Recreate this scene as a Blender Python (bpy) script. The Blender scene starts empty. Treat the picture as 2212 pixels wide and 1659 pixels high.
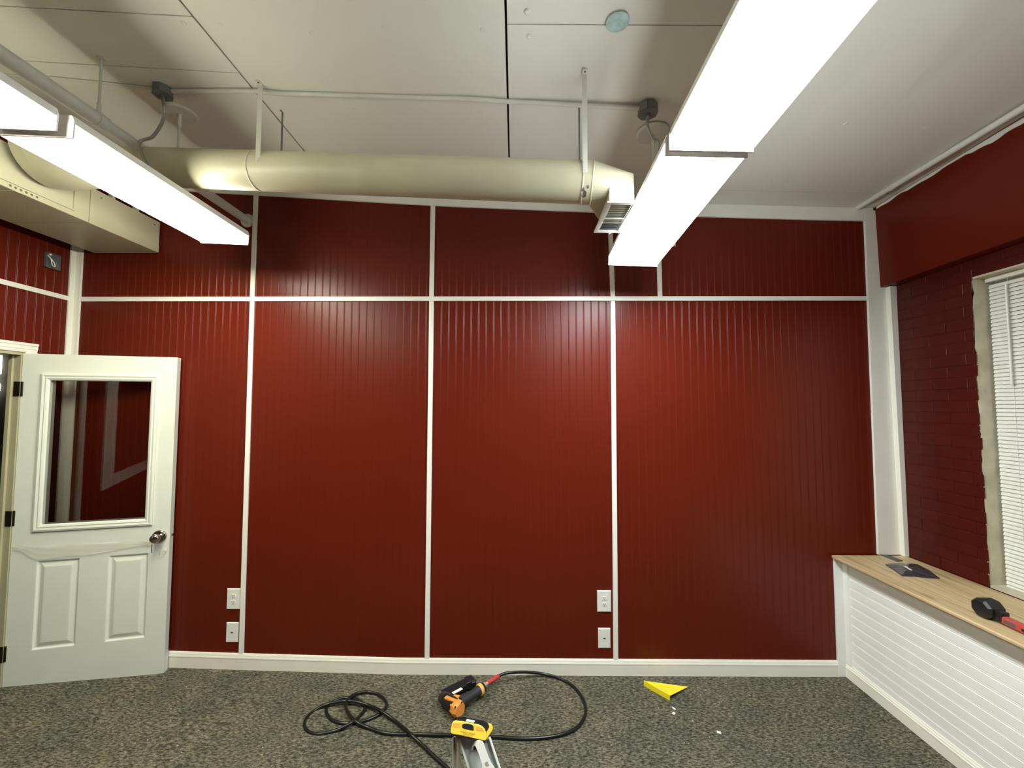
import bpy, bmesh, math, random
from mathutils import Vector, Matrix
random.seed(7)
C = bpy.context.scene.collection
PI = math.pi

# ---------------------------------------------------------------- camera
F = 900.0; CX, CY = 1106.0, 829.5
yaw = math.radians(0.38); pit = math.radians(3.021); rol = math.radians(0.09)
fw = Vector((-math.sin(yaw)*math.cos(pit), math.cos(yaw)*math.cos(pit), math.sin(pit)))
rt0 = fw.cross(Vector((0, 0, 1))).normalized(); up0 = rt0.cross(fw).normalized()
rt = rt0*math.cos(rol) + up0*math.sin(rol); up = up0*math.cos(rol) - rt0*math.sin(rol)
def ray(px, py): return rt*((px-CX)/F) - up*((py-CY)/F) + fw
D = 2.8                                   # distance to the panelled wall (m)
_r = ray(1350, 1457); H = -_r.z/_r.y*D    # eye height
EYE = Vector((0, 0, H))
cam = bpy.data.cameras.new('camera'); camo = bpy.data.objects.new('camera', cam); C.objects.link(camo)
cam.sensor_width = 36; cam.lens = F/2212*36; cam.clip_start = 0.02; cam.clip_end = 60
camo.matrix_world = Matrix.Translation(EYE) @ Matrix((rt, up, -fw)).transposed().to_4x4()
bpy.context.scene.camera = camo
vs = bpy.context.scene.view_settings
bpy.context.scene.display_settings.display_device = 'sRGB'
vs.view_transform = 'Standard'; vs.look = 'None'; vs.exposure = 1.34; vs.gamma = 1.0; vs.use_curve_mapping = False
w = bpy.data.worlds.new('world'); bpy.context.scene.world = w; w.use_nodes = True
w.node_tree.nodes['Background'].inputs[0].default_value = (0.02, 0.025, 0.04, 1)   # night outside
w.node_tree.nodes['Background'].inputs[1].default_value = 0.3
LAMP_L = (1.0, 0.985, 0.80); LAMP_R = (0.93, 0.985, 1.0); LAMP_E = 17.0

def onY(px, py, Y): d = ray(px, py); return EYE + d*(Y/d.y)
def onX(px, py, X): d = ray(px, py); return EYE + d*(X/d.x)
def onZ(px, py, Z): d = ray(px, py); return EYE + d*((Z-H)/d.z)

# ---------------------------------------------------------------- materials
def mat(name, col, rough=0.5, metal=0.0, spec=0.5, var=0.0, vscale=8.0, bump=0.0, bscale=60.0, emit=None, estr=0.0, coat=0.0):
    m = bpy.data.materials.new(name); m.use_nodes = True; nt = m.node_tree; b = nt.nodes['Principled BSDF']
    b.inputs['Base Color'].default_value = (*col, 1); b.inputs['Roughness'].default_value = rough
    b.inputs['Metallic'].default_value = metal; b.inputs['Specular IOR Level'].default_value = spec
    b.inputs['Coat Weight'].default_value = coat
    tc = nt.nodes.new('ShaderNodeTexCoord')
    if var > 0:
        n = nt.nodes.new('ShaderNodeTexNoise'); n.inputs['Scale'].default_value = vscale; n.inputs['Detail'].default_value = 5
        nt.links.new(tc.outputs['Object'], n.inputs['Vector'])
        r = nt.nodes.new('ShaderNodeValToRGB')
        r.color_ramp.elements[0].position = 0.3; r.color_ramp.elements[1].position = 0.7
        r.color_ramp.elements[0].color = (*[c*(1-var) for c in col], 1); r.color_ramp.elements[1].color = (*[min(1, c*(1+var)) for c in col], 1)
        nt.links.new(n.outputs['Fac'], r.inputs['Fac']); nt.links.new(r.outputs['Color'], b.inputs['Base Color'])
    if bump > 0:
        n2 = nt.nodes.new('ShaderNodeTexNoise'); n2.inputs['Scale'].default_value = bscale; n2.inputs['Detail'].default_value = 4
        nt.links.new(tc.outputs['Object'], n2.inputs['Vector'])
        bp = nt.nodes.new('ShaderNodeBump'); bp.inputs['Strength'].default_value = bump; bp.inputs['Distance'].default_value = 0.004
        nt.links.new(n2.outputs['Fac'], bp.inputs['Height']); nt.links.new(bp.outputs['Normal'], b.inputs['Normal'])
    if emit:
        b.inputs['Emission Color'].default_value = (*emit, 1); b.inputs['Emission Strength'].default_value = estr
    return m
M = {}
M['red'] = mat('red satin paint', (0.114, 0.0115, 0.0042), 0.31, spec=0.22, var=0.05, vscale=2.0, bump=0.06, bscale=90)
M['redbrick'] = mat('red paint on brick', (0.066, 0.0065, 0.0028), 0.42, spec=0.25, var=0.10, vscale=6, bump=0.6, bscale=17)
M['trim'] = mat('white trim paint', (0.82, 0.81, 0.73), 0.4, var=0.03, vscale=5, bump=0.04)
M['baseb'] = mat('white baseboard paint', (0.86, 0.84, 0.73), 0.4, var=0.04, vscale=4)
M['bench'] = mat('white bench paint', (0.84, 0.84, 0.80), 0.45, var=0.02)
M['ceil'] = mat('painted ceiling board', (0.69, 0.675, 0.60), 0.75, spec=0.3, var=0.035, vscale=1.7, bump=0.08, bscale=120)
M['gap'] = mat('dark joint', (0.012, 0.012, 0.010), 0.9)
M['grey'] = mat('grey caulked joint', (0.17, 0.17, 0.15), 0.9)
M['cpaint'] = mat('ceiling white paint on pipe', (0.62, 0.61, 0.54), 0.5, var=0.05)
M['duct'] = mat('cream duct paint', (0.53, 0.505, 0.355), 0.40, spec=0.5, var=0.07, vscale=5, bump=0.05, bscale=14)
M['chip'] = mat('bare metal showing', (0.12, 0.11, 0.10), 0.6)
M['pipe'] = mat('painted pipe', (0.60, 0.60, 0.53), 0.45, var=0.06)
M['galv'] = mat('galvanised steel', (0.20, 0.21, 0.21), 0.5, metal=0.6, var=0.15, vscale=20)
M['louvre'] = mat('dark grey louvre paint', (0.07, 0.075, 0.075), 0.6)
M['flex'] = mat('flexible steel conduit', (0.38, 0.38, 0.35), 0.4, metal=0.6)
M['door'] = mat('white door paint', (0.70, 0.72, 0.64), 0.42, var=0.02, bump=0.1, bscale=160)
M['jamb'] = mat('tan jamb paint', (0.42, 0.39, 0.25), 0.6, var=0.06)
M['bronze'] = mat('dark bronze', (0.03, 0.022, 0.015), 0.4, metal=0.7)
M['nickel'] = mat('satin nickel', (0.50, 0.46, 0.40), 0.18, metal=1.0)
M['black'] = mat('black rubber', (0.008, 0.008, 0.008), 0.32, spec=0.5)
M['blackp'] = mat('black plastic', (0.010, 0.010, 0.011), 0.42)
M['grip'] = mat('charcoal rubber grip', (0.022, 0.024, 0.026), 0.6)
M['orange'] = mat('orange plastic', (0.80, 0.30, 0.05), 0.45)
M['amber'] = mat('amber plastic', (0.80, 0.45, 0.10), 0.45)
M['yellow'] = mat('yellow plastic', (0.88, 0.60, 0.05), 0.4)
M['sqyel'] = mat('yellow square plastic', (0.95, 0.78, 0.02), 0.45)
M['rsleeve'] = mat('red hose sleeve', (0.55, 0.05, 0.06), 0.5)
M['brass'] = mat('brass fitting', (0.85, 0.74, 0.50), 0.45, metal=0.5)
M['white'] = mat('white plastic', (0.80, 0.80, 0.74), 0.35)
M['wsteel'] = mat('white enamelled aluminium', (0.76, 0.80, 0.76), 0.35, var=0.02)
M['web'] = mat('grey-white ladder web', (0.50, 0.55, 0.52), 0.4)
M['handle'] = mat('white handle plastic', (0.90, 0.90, 0.82), 0.4)
M['perf'] = mat('tread aluminium', (0.55, 0.52, 0.44), 0.45, metal=0.3)
M['slot'] = mat('dark slot', (0.05, 0.05, 0.045), 0.7)
M['sticker'] = mat('white sticker', (0.80, 0.79, 0.70), 0.5)
M['ink'] = mat('dark print', (0.10, 0.07, 0.02), 0.7)
M['slat'] = mat('white blind slat', (0.76, 0.76, 0.68), 0.45)
M['plaster'] = mat('cream masonry paint', (0.56, 0.52, 0.38), 0.7, var=0.16, vscale=9, bump=0.7, bscale=30)
M['caulk'] = mat('white caulk', (0.72, 0.70, 0.60), 0.6)
M['hred'] = mat('red tool plastic', (0.45, 0.06, 0.05), 0.45)
M['hgrey'] = mat('grey tool rubber', (0.10, 0.09, 0.08), 0.6)
M['packet'] = mat('dark plastic packet', (0.045, 0.040, 0.050), 0.28, var=0.5, vscale=30, bump=0.6, bscale=35)
M['paper'] = mat('white scrap', (0.85, 0.85, 0.76), 0.6)
M['hall'] = mat('hallway paint', (0.22, 0.20, 0.15), 0.8)
M['bluep'] = mat('pale blue patch paint', (0.35, 0.47, 0.45), 0.7, var=0.35, vscale=25)
M['housing'] = mat('white lamp housing', (0.72, 0.72, 0.66), 0.4)
M['endcap'] = mat('grey lamp end plate', (0.80, 0.79, 0.76), 0.5)
M['lampL'] = mat('lit diffuser warm', (0.9, 0.9, 0.9), 0.5, emit=LAMP_L, estr=LAMP_E*.92)
M['lampR'] = mat('lit diffuser cool', (0.9, 0.9, 0.9), 0.5, emit=LAMP_R, estr=LAMP_E*1.22)
M['halll'] = mat('lit hallway lamp', (0.9, 0.9, 0.9), 0.5, emit=(1, 1, 1), estr=3.0)

def carpet(name, rot):
    m = bpy.data.materials.new(name); m.use_nodes = True; nt = m.node_tree; b = nt.nodes['Principled BSDF']
    b.inputs['Roughness'].default_value = 0.95; b.inputs['Specular IOR Level'].default_value = 0.15
    tc = nt.nodes.new('ShaderNodeTexCoord'); mp = nt.nodes.new('ShaderNodeMapping')
    mp.inputs['Rotation'].default_value = (0, 0, rot); mp.inputs['Scale'].default_value = (50, 125, 60)
    nt.links.new(tc.outputs['Object'], mp.inputs['Vector'])
    n = nt.nodes.new('ShaderNodeTexNoise'); n.inputs['Scale'].default_value = 1.0; n.inputs['Detail'].default_value = 4; n.inputs['Roughness'].default_value = 0.7
    nt.links.new(mp.outputs['Vector'], n.inputs['Vector'])
    n2 = nt.nodes.new('ShaderNodeTexNoise'); n2.inputs['Scale'].default_value = 5.0; n2.inputs['Detail'].default_value = 3
    nt.links.new(tc.outputs['Object'], n2.inputs['Vector'])
    r = nt.nodes.new('ShaderNodeValToRGB'); e = r.color_ramp.elements
    e[0].position = 0.36; e[0].color = (0.022, 0.021, 0.014, 1); e[1].position = 0.70; e[1].color = (0.27, 0.255, 0.195, 1)
    k = r.color_ramp.elements.new(0.5); k.color = (0.105, 0.098, 0.070, 1)
    nt.links.new(n.outputs['Fac'], r.inputs['Fac'])
    r2 = nt.nodes.new('ShaderNodeValToRGB'); e = r2.color_ramp.elements
    e[0].position = 0.35; e[0].color = (0.82, 0.86, 0.84, 1); e[1].position = 0.65; e[1].color = (1.12, 1.08, 1.0, 1)
    nt.links.new(n2.outputs['Fac'], r2.inputs['Fac'])
    mx = nt.nodes.new('ShaderNodeMix'); mx.data_type = 'RGBA'; mx.blend_type = 'MULTIPLY'; mx.inputs['Factor'].default_value = 1
    nt.links.new(r.outputs['Color'], mx.inputs[6]); nt.links.new(r2.outputs['Color'], mx.inputs[7])
    nt.links.new(mx.outputs[2], b.inputs['Base Color'])
    bp = nt.nodes.new('ShaderNodeBump'); bp.inputs['Strength'].default_value = 0.9; bp.inputs['Distance'].default_value = 0.004
    nt.links.new(n.outputs['Fac'], bp.inputs['Height']); nt.links.new(bp.outputs['Normal'], b.inputs['Normal'])
    return m
M['carpA'] = carpet('carpet pile across', 0.25); M['carpB'] = carpet('carpet pile along', PI/2+0.25)

def wood():
    m = bpy.data.materials.new('clear pine'); m.use_nodes = True; nt = m.node_tree; b = nt.nodes['Principled BSDF']
    b.inputs['Roughness'].default_value = 0.5
    tc = nt.nodes.new('ShaderNodeTexCoord'); mp = nt.nodes.new('ShaderNodeMapping'); mp.inputs['Scale'].default_value = (30, 1.6, 30)
    nt.links.new(tc.outputs['Object'], mp.inputs['Vector'])
    n = nt.nodes.new('ShaderNodeTexNoise'); n.inputs['Scale'].default_value = 1.3; n.inputs['Detail'].default_value = 6; n.inputs['Distortion'].default_value = 0.6
    nt.links.new(mp.outputs['Vector'], n.inputs['Vector'])
    r = nt.nodes.new('ShaderNodeValToRGB'); e = r.color_ramp.elements
    e[0].position = 0.25; e[0].color = (0.30, 0.19, 0.085, 1); e[1].position = 0.8; e[1].color = (0.66, 0.52, 0.31, 1)
    k = r.color_ramp.elements.new(0.5); k.color = (0.52, 0.39, 0.21, 1)
    nt.links.new(n.outputs['Fac'], r.inputs['Fac'])
    v = nt.nodes.new('ShaderNodeTexVoronoi'); v.inputs['Scale'].default_value = 1.0
    mp2 = nt.nodes.new('ShaderNodeMapping'); mp2.inputs['Scale'].default_value = (6, 2.2, 6); nt.links.new(tc.outputs['Object'], mp2.inputs['Vector'])
    nt.links.new(mp2.outputs['Vector'], v.inputs['Vector'])
    r2 = nt.nodes.new('ShaderNodeValToRGB'); e = r2.color_ramp.elements
    e[0].position = 0.03; e[0].color = (0.45, 0.36, 0.25, 1); e[1].position = 0.12; e[1].color = (1, 1, 1, 1)
    nt.links.new(v.outputs['Distance'], r2.inputs['Fac'])
    mx = nt.nodes.new('ShaderNodeMix'); mx.data_type = 'RGBA'; mx.blend_type = 'MULTIPLY'; mx.inputs['Factor'].default_value = 0.8
    nt.links.new(r.outputs['Color'], mx.inputs[6]); nt.links.new(r2.outputs['Color'], mx.inputs[7]); nt.links.new(mx.outputs[2], b.inputs['Base Color'])
    return m
M['wood'] = wood()
def glass(name, tint, f, rough=0.0):
    m = bpy.data.materials.new(name); m.use_nodes = True; nt = m.node_tree; nt.nodes.clear()
    o = nt.nodes.new('ShaderNodeOutputMaterial'); t = nt.nodes.new('ShaderNodeBsdfTransparent'); g = nt.nodes.new('ShaderNodeBsdfGlossy')
    t.inputs[0].default_value = (*tint, 1); g.inputs['Roughness'].default_value = rough; g.inputs['Color'].default_value = (1, 1, 1, 1)
    fr = nt.nodes.new('ShaderNodeFresnel'); fr.inputs['IOR'].default_value = f
    mx = nt.nodes.new('ShaderNodeMixShader'); nt.links.new(fr.outputs[0], mx.inputs[0])
    nt.links.new(t.outputs[0], mx.inputs[1]); nt.links.new(g.outputs[0], mx.inputs[2]); nt.links.new(mx.outputs[0], o.inputs[0])
    return m
M['glass'] = glass('door glass', (0.92, 0.92, 0.90), 1.36)
def film():
    m = bpy.data.materials.new('clear wrinkled film'); m.use_nodes = True; nt = m.node_tree; b = nt.nodes['Principled BSDF']
    b.inputs['Base Color'].default_value = (0.80, 0.78, 0.68, 1); b.inputs['Roughness'].default_value = 0.2; b.inputs['Alpha'].default_value = 0.45
    return m
M['film'] = film()

# ---------------------------------------------------------------- mesh helpers
class MB:
    def __init__(s): s.v = []; s.f = []; s.m = []; s.sm = []
    def add(s, verts, faces, smooth=False, mi=0):
        o = len(s.v); s.v += [Vector(v) for v in verts]
        for f in faces: s.f.append([i+o for i in f]); s.m.append(mi); s.sm.append(smooth)
        return s
    def hexa(s, p, mi=0):   # p: 4 bottom ccw + 4 top
        return s.add(p, [(3, 2, 1, 0), (4, 5, 6, 7), (0, 1, 5, 4), (1, 2, 6, 5), (2, 3, 7, 6), (3, 0, 4, 7)], mi=mi)
    def box(s, x0, x1, y0, y1, z0, z1, mi=0):
        return s.hexa([(x0, y0, z0), (x1, y0, z0), (x1, y1, z0), (x0, y1, z0), (x0, y0, z1), (x1, y0, z1), (x1, y1, z1), (x0, y1, z1)], mi)
    def obox(s, c, ax, ay, az, mi=0):  # centre and half-axis vectors
        c = Vector(c); ax = Vector(ax); ay = Vector(ay); az = Vector(az)
        return s.hexa([c-ax-ay-az, c+ax-ay-az, c+ax+ay-az, c-ax+ay-az, c-ax-ay+az, c+ax-ay+az, c+ax+ay+az, c-ax+ay+az], mi)
    def tube(s, pts, r, n=12, cap=True, mi=0):
        pts = [Vector(p) for p in pts]; rs = r if isinstance(r, (list, tuple)) else [r]*len(pts)
        rings = []; t0 = (pts[1]-pts[0]).normalized()
        a = t0.orthogonal().normalized()
        for i, p in enumerate(pts):
            t = (pts[min(i+1, len(pts)-1)] - pts[max(i-1, 0)])
            t = t.normalized() if t.length > 1e-9 else t0
            a = (a - t*a.dot(t)).normalized(); b = t.cross(a)
            rings.append([p + (a*math.cos(2*PI*k/n) + b*math.sin(2*PI*k/n))*rs[i] for k in range(n)])
        v = [q for rg in rings for q in rg]; f = []
        for i in range(len(pts)-1):
            for k in range(n):
                k2 = (k+1) % n; f.append((i*n+k, i*n+k2, (i+1)*n+k2, (i+1)*n+k))
        s.add(v, f, True, mi)
        if cap:
            s.add(rings[0], [tuple(reversed(range(n)))], False, mi); s.add(rings[-1], [tuple(range(n))], False, mi)
        return s
    def prism(s, poly, d, mi=0):   # 3-D polygon extruded by vector d
        poly = [Vector(p) for p in poly]; d = Vector(d); n = len(poly)
        f = [tuple(reversed(range(n))), tuple(range(n, 2*n))] + [(i, (i+1) % n, (i+1) % n+n, i+n) for i in range(n)]
        return s.add(poly+[p+d for p in poly], f, mi=mi)
    def sweep(s, prof_a, prof_b, mi=0):   # loft between two equal closed profiles
        n = len(prof_a)
        f = [tuple(reversed(range(n))), tuple(range(n, 2*n))] + [(i, (i+1) % n, (i+1) % n+n, i+n) for i in range(n)]
        return s.add(list(prof_a)+list(prof_b), f, mi=mi)
    def build(s, name, m, parent=None, bevel=0.0, seg=2):
        vv = s.v
        if parent is not None: org = wloc(parent)
        else:
            xs = [v.x for v in vv]; ys = [v.y for v in vv]; zs = [v.z for v in vv]
            org = Vector(((min(xs)+max(xs))/2, (min(ys)+max(ys))/2, min(zs)))
        me = bpy.data.meshes.new(name); me.from_pydata([v-org for v in vv], [], s.f)
        for mm in (m if isinstance(m, (list, tuple)) else [m]): me.materials.append(mm)
        for p, mi, sm in zip(me.polygons, s.m, s.sm): p.material_index = mi; p.use_smooth = sm
        bm = bmesh.new(); bm.from_mesh(me); bmesh.ops.recalc_face_normals(bm, faces=bm.faces); bm.to_mesh(me); bm.free()
        me.update(); o = bpy.data.objects.new(name, me); C.objects.link(o)
        if parent is not None: o.parent = parent
        else: o.location = org
        if bevel > 0:
            b = o.modifiers.new('edge', 'BEVEL'); b.width = bevel; b.segments = seg; b.limit_method = 'ANGLE'; b.angle_limit = 0.7
        return o
def wloc(o):
    v = Vector(o.location)
    while o.parent: o = o.parent; v += Vector(o.location)
    return v
def thing(name, loc, label, cat, group=None):
    o = bpy.data.objects.new(name, None); C.objects.link(o); o.location = loc; o.empty_display_size = 0.05
    return tag(o, label, cat, group)
def tag(o, label, cat, group=None):
    o['label'] = label; o['category'] = cat
    if group: o['group'] = group
    return o
def struct(o, label, cat='structure'):
    o['kind'] = 'structure'; o['label'] = label; o['category'] = cat; return o
def hull(pts, name, m, parent=None, bevel=0.0):
    bm = bmesh.new()
    for p in pts: bm.verts.new(p)
    r = bmesh.ops.convex_hull(bm, input=bm.verts)
    bmesh.ops.delete(bm, geom=[g for g in r['geom_interior'] if isinstance(g, bmesh.types.BMVert)], context='VERTS')
    bm.verts.index_update(); b = MB()
    b.add([v.co.copy() for v in bm.verts], [[v.index for v in f.verts] for f in bm.faces]); bm.free()
    return b.build(name, m, parent, bevel)
def spline(pts, n=10):
    P = [Vector(p) for p in pts]; P = [2*P[0]-P[1]]+P+[2*P[-1]-P[-2]]; out = []
    for i in range(1, len(P)-2):
        a, b, c, d = P[i-1:i+3]
        for k in range(n):
            t = k/n; out.append(0.5*((2*b)+(c-a)*t+(2*a-5*b+4*c-d)*t*t+(3*b-a-3*c+d)*t**3))
    out.append(P[-2]); return out
def interp(tab, x):
    if x <= tab[0][0]: return tab[0][1]
    for (a, va), (b, vb) in zip(tab, tab[1:]):
        if x <= b: return va+(vb-va)*(x-a)/(b-a)
    return tab[-1][1]
def PT(x, y, z): return Vector((x, y, z))

# ---------------------------------------------------------------- levels of this old, out-of-level room
XL = onY(157, 700, D).x; XR = 2.54; YF = -3.0
TB = [(160, 399), (380, 412.5), (500, 419.7), (600, 425.5), (880, 442.2), (980, 447.5), (1505, 469), (1750, 476), (1866, 478.3)]
trimb = [(onY(a, b, D).x, onY(a, b, D).z) for a, b in TB]
trimt = [(onY(a, b-28, D).x, onY(a, b-28, D).z) for a, b in TB]
def tilt(x): t = max(0, min(1, (x-0.2)/1.6)); return 0.050*t
def zc(x, y): return interp(trimt, x) + tilt(x)*(D-y)
FL = [(XL-0.2, 0.085), (XL, 0.08), (-2.3, 0.037), (-1.9, 0.026), (-0.75, 0.0), (3, 0)]
def zf(x): return interp(FL, x)

# ---------------------------------------------------------------- FLOOR
b = MB()
xs = [XL-1.6, XL, -2.3, -1.9, -0.75, 2.9]
for a, c in zip(xs, xs[1:]):
    b.hexa([PT(a, YF-.2, -.12), PT(c, YF-.2, -.12), PT(c, 4.2, -.12), PT(a, 4.2, -.12), PT(a, YF-.2, zf(a)-.006), PT(c, YF-.2, zf(c)-.006), PT(c, 4.2, zf(c)-.006), PT(a, 4.2, zf(a)-.006)])
floor = struct(b.build('floor', M['carpA']), 'dark grey-green carpeted floor', 'floor')
TS = 0.61; gx0 = onZ(1135, 1528, 0).x; gy0 = onZ(1135, 1528, 0).y
brk = [-2.3, -1.9, -0.75]
for i in range(-6, 5):
    for j in range(-1, 10):
        x0, x1 = gx0+i*TS, gx0+(i+1)*TS; y1, y0 = gy0-(j)*TS, gy0-(j+1)*TS
        x0 = max(x0, XL); x1 = min(x1, XR); y0 = max(y0, YF); y1 = min(y1, D)
        if x1-x0 < .02 or y1-y0 < .02: continue
        g = .0006; cuts = [x0+g]+[q for q in brk if x0+.01 < q < x1-.01]+[x1-g]; b = MB()
        for a, c in zip(cuts, cuts[1:]):
            b.hexa([PT(a, y0+g, zf(a)-.008), PT(c, y0+g, zf(c)-.008), PT(c, y1-g, zf(c)-.008), PT(a, y1-g, zf(a)-.008), PT(a, y0+g, zf(a)), PT(c, y0+g, zf(c)), PT(c, y1-g, zf(c)), PT(a, y1-g, zf(a))])
        b.build('carpet_tile', M['carpA'] if (i+j) % 2 else M['carpB'], floor)

# ---------------------------------------------------------------- CEILING (boards with open joints)
sA = onZ(520, 162, zc(-1.2, 1.85)).x; sB = onZ(1096, 180, zc(0, 1.8)).x
b = MB(); cx = [XL-.3, -1.9, -0.7, sB, 1.3, 2.9]
for a, c in zip(cx, cx[1:]):
    b.hexa([PT(a, YF-.2, zc(a, YF)+.02), PT(c, YF-.2, zc(c, YF)+.02), PT(c, D+.2, zc(c, D)+.02), PT(a, D+.2, zc(a, D)+.02), PT(a, YF-.2, 3.7), PT(c, YF-.2, 3.7), PT(c, D+.2, 3.7), PT(a, D+.2, 3.7)])
ceil = struct(b.build('ceiling', M['gap']), 'pale ceiling of large painted boards with open joints', 'ceiling')
y1 = onZ(1300, 57, zc(.3, 1.5)).y; y2 = onZ(1700, 411, zc(1.6, 2.5)).y; y3 = onZ(200, 22, zc(-1.7, 1.5)).y; y4 = onZ(420, 154, zc(-1.4, 1.85)).y
g = .0046
def cboard(xa, xb, ya, yb, gl=g, gr=g, gy=g):
    xs = [xa+gl]+[t[0] for t in trimt if xa+.02 < t[0] < xb-.02]+[xb-gr]; b = MB()
    for a, c in zip(xs, xs[1:]):
        b.hexa([PT(a, ya+gy, zc(a, ya)), PT(c, ya+gy, zc(c, ya)), PT(c, yb-gy, zc(c, yb)), PT(a, yb-gy, zc(a, yb)), PT(a, ya+gy, zc(a, ya)+.012), PT(c, ya+gy, zc(c, ya)+.012), PT(c, yb-gy, zc(c, yb)+.012), PT(a, yb-gy, zc(a, yb)+.012)])
    b.build('ceiling_board', M['ceil'], ceil)
for ya, yb in [(YF, y3-2.44), (y3-2.44, y3), (y3, y4), (y4, D)]: cboard(XL-.02, sA, ya, yb, gy=.0022)
for ya, yb in [(YF, .3), (.3, D)]: cboard(sA, sB, ya, yb)
sC = sB+1.17
for ya, yb in [(YF, y1-2.44), (y1-2.44, y1), (y1, D)]: cboard(sB, sC, ya, yb, gy=.0022)
for ya, yb in [(YF, y2-2.44), (y2-2.44, y2), (y2, D)]: cboard(sC, XR, ya, yb, gy=.0032)
# screw patches
for px, py in [(397, 50), (476, 52), (674, 70), (830, 59), (1043, 64), (1140, 27), (1144, 79), (88, 92), (765, 233), (1040, 243), (2100, 67), (1828, 271), (2000, 282), (1826, 416)]:
    z = zc(-1, 1.7); p = onZ(px, py, z); p = onZ(px, py, zc(p.x, p.y)); b = MB()
    n = 10; c = Vector((p.x, p.y, zc(p.x, p.y)))
    v = [c+Vector((.013*math.cos(k*2*PI/n), .013*math.sin(k*2*PI/n), .001)) for k in range(n)]+[c+Vector((.008*math.cos(k*2*PI/n), .008*math.sin(k*2*PI/n), -.0018)) for k in range(n)]+[c+Vector((0, 0, -.0002))]
    b.add(v, [(k, (k+1) % n, (k+1) % n+n, k+n) for k in range(n)]+[(k+n, (k+1) % n+n, 2*n) for k in range(n)])
    b.build('screw_patch', M['ceil'], ceil)
# round blue patch over a closed electrical box
p = onZ(1334, 48, zc(.37, 1.5)); c = Vector((p.x, p.y, zc(p.x, p.y)))
b = MB(); b.tube([c+Vector((0, 0, .001)), c-Vector((0, 0, .0012))], .043, 28); pt = b.build('box_cover_patch', M['bluep'], ceil); pt['label'] = 'round pale blue painted-over box cover'

# ---------------------------------------------------------------- BEADBOARD
def beads(u0, u1, phase, sp=0.0508, dep=.0010, w=.0050):
    out = [(u0, 0)]
    k = math.ceil((u0-phase)/sp)
    while phase+k*sp < u1-w-.002:
        c = phase+k*sp
        if c > u0+w+.002:
            out += [(c-w, 0), (c-w*.62, -dep), (c-w*.3, -dep*.35), (c, -dep*.15), (c+w*.3, -dep*.35), (c+w*.62, -dep), (c+w, 0)]
        k += 1
    out.append((u1, 0)); return out
def beadpanel(O, U, V, N, u0, u1, v0, v1, phase, m, parent, name='beadboard_panel', th=.008, v1fn=None, sp=0.0508, dep=.0010, w=.0050):
    """O origin, U across beads, V along beads, N outward normal"""
    pr = beads(u0, u1, phase, sp, dep, w); n = len(pr); f1 = v1fn or (lambda u: v1)
    v = [O+U*u+V*v0+N*d for u, d in pr]+[O+U*u+V*f1(u)+N*d for u, d in pr]
    v += [O+U*u0+V*v0-N*th, O+U*u1+V*v0-N*th, O+U*u0+V*f1(u0)-N*th, O+U*u1+V*f1(u1)-N*th]
    f = [(i, i+1, n+i+1, n+i) for i in range(n-1)]
    f += [(0, n, 2*n+2, 2*n), (n-1, 2*n-1, 2*n+3, 2*n+1), (2*n, 2*n+1, 2*n+3, 2*n+2)]
    b = MB(); b.add(v, f); return b.build(name, m, parent)

# back wall
b = MB(); b.box(XL-.2, 2.9, D+.008, D+.2, -.1, 3.7)
wb = struct(b.build('wall_back', M['red']), 'red beadboard wall with white battens', 'wall')
def wx(px, py=700): return onY(px, py, D).x
zb = onY(900, 646, D).z
bt = [wx(534.5, 1030), wx(929, 1030), wx(1326, 1030)]; bs = onY(1425, 590, D).x
xr = onY(1881, 900, D).x
O0, UX, UZ, NY = Vector((0, D, 0)), Vector((1, 0, 0)), Vector((0, 0, 1)), Vector((0, -1, 0))
top = lambda u: interp(trimb, u)+.03
lows = [XL]+bt+[xr+.01]
for a, c in zip(lows, lows[1:]):
    beadpanel(O0, UX, UZ, NY, a+.001, c-.001, .05, zb-.001, a+.014, M['red'], wb)
ups = [XL]+bt+[bs, xr+.01]
for a, c in zip(ups, ups[1:]):
    beadpanel(O0, UX, UZ, NY, a+.001, c-.001, zb+.001, 3, a+.014, M['red'], wb, v1fn=top)
NT = [0]
def trimname(): NT[0] += 1; return 'trim_%d' % NT[0]
# vertical battens follow the two measured end points each
def vbatten(pa, pb, wpx=10.0, what=''):
    A = onY(*pa, D); B = onY(*pb, D); h = .0155; b = MB(); y0, y1 = D-.009, D+.001
    b.hexa([PT(B.x-h, y0, B.z), PT(B.x+h, y0, B.z), PT(B.x+h, y1, B.z), PT(B.x-h, y1, B.z), PT(A.x-h, y0, A.z), PT(A.x+h, y0, A.z), PT(A.x+h, y1, A.z), PT(A.x-h, y1, A.z)])
    return struct(b.build(trimname(), M['trim'], bevel=.0012, seg=1), what, 'trim')
for i, (xa, ya, xm, xb, yb) in enumerate([(554, 421, 546, 521.8, 1420), (935.5, 443, 932.5, 922.6, 1428), (1317, 460, 1323.3, 1329.9, 1427)]):
    nm = ['left', 'middle', 'right'][i]
    vbatten((xa, ya), (xm, 641), what='upper piece of the %s white vertical batten' % nm)
    vbatten((xm, 651), (xb, yb), what='lower piece of the %s white vertical batten' % nm)
vbatten((1420.5, 463), (1425.2, 641), what='short white vertical batten above the rail, right of the others')
A = onY(168, 646.8, D); B = onY(1873, 645, D); zA, zB = A.z, B.z
b = MB(); b.hexa([PT(A.x, D-.010, zA-.0155), PT(B.x, D-.010, zB-.0155), PT(B.x, D, zB-.0155), PT(A.x, D, zA-.0155), PT(A.x, D-.010, zA+.0155), PT(B.x, D-.010, zB+.0155), PT(B.x, D, zB+.0155), PT(A.x, D, zA+.0155)])
struct(b.build(trimname(), M['trim'], bevel=.0012, seg=1), 'white horizontal rail across the red back wall', 'trim')
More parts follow.
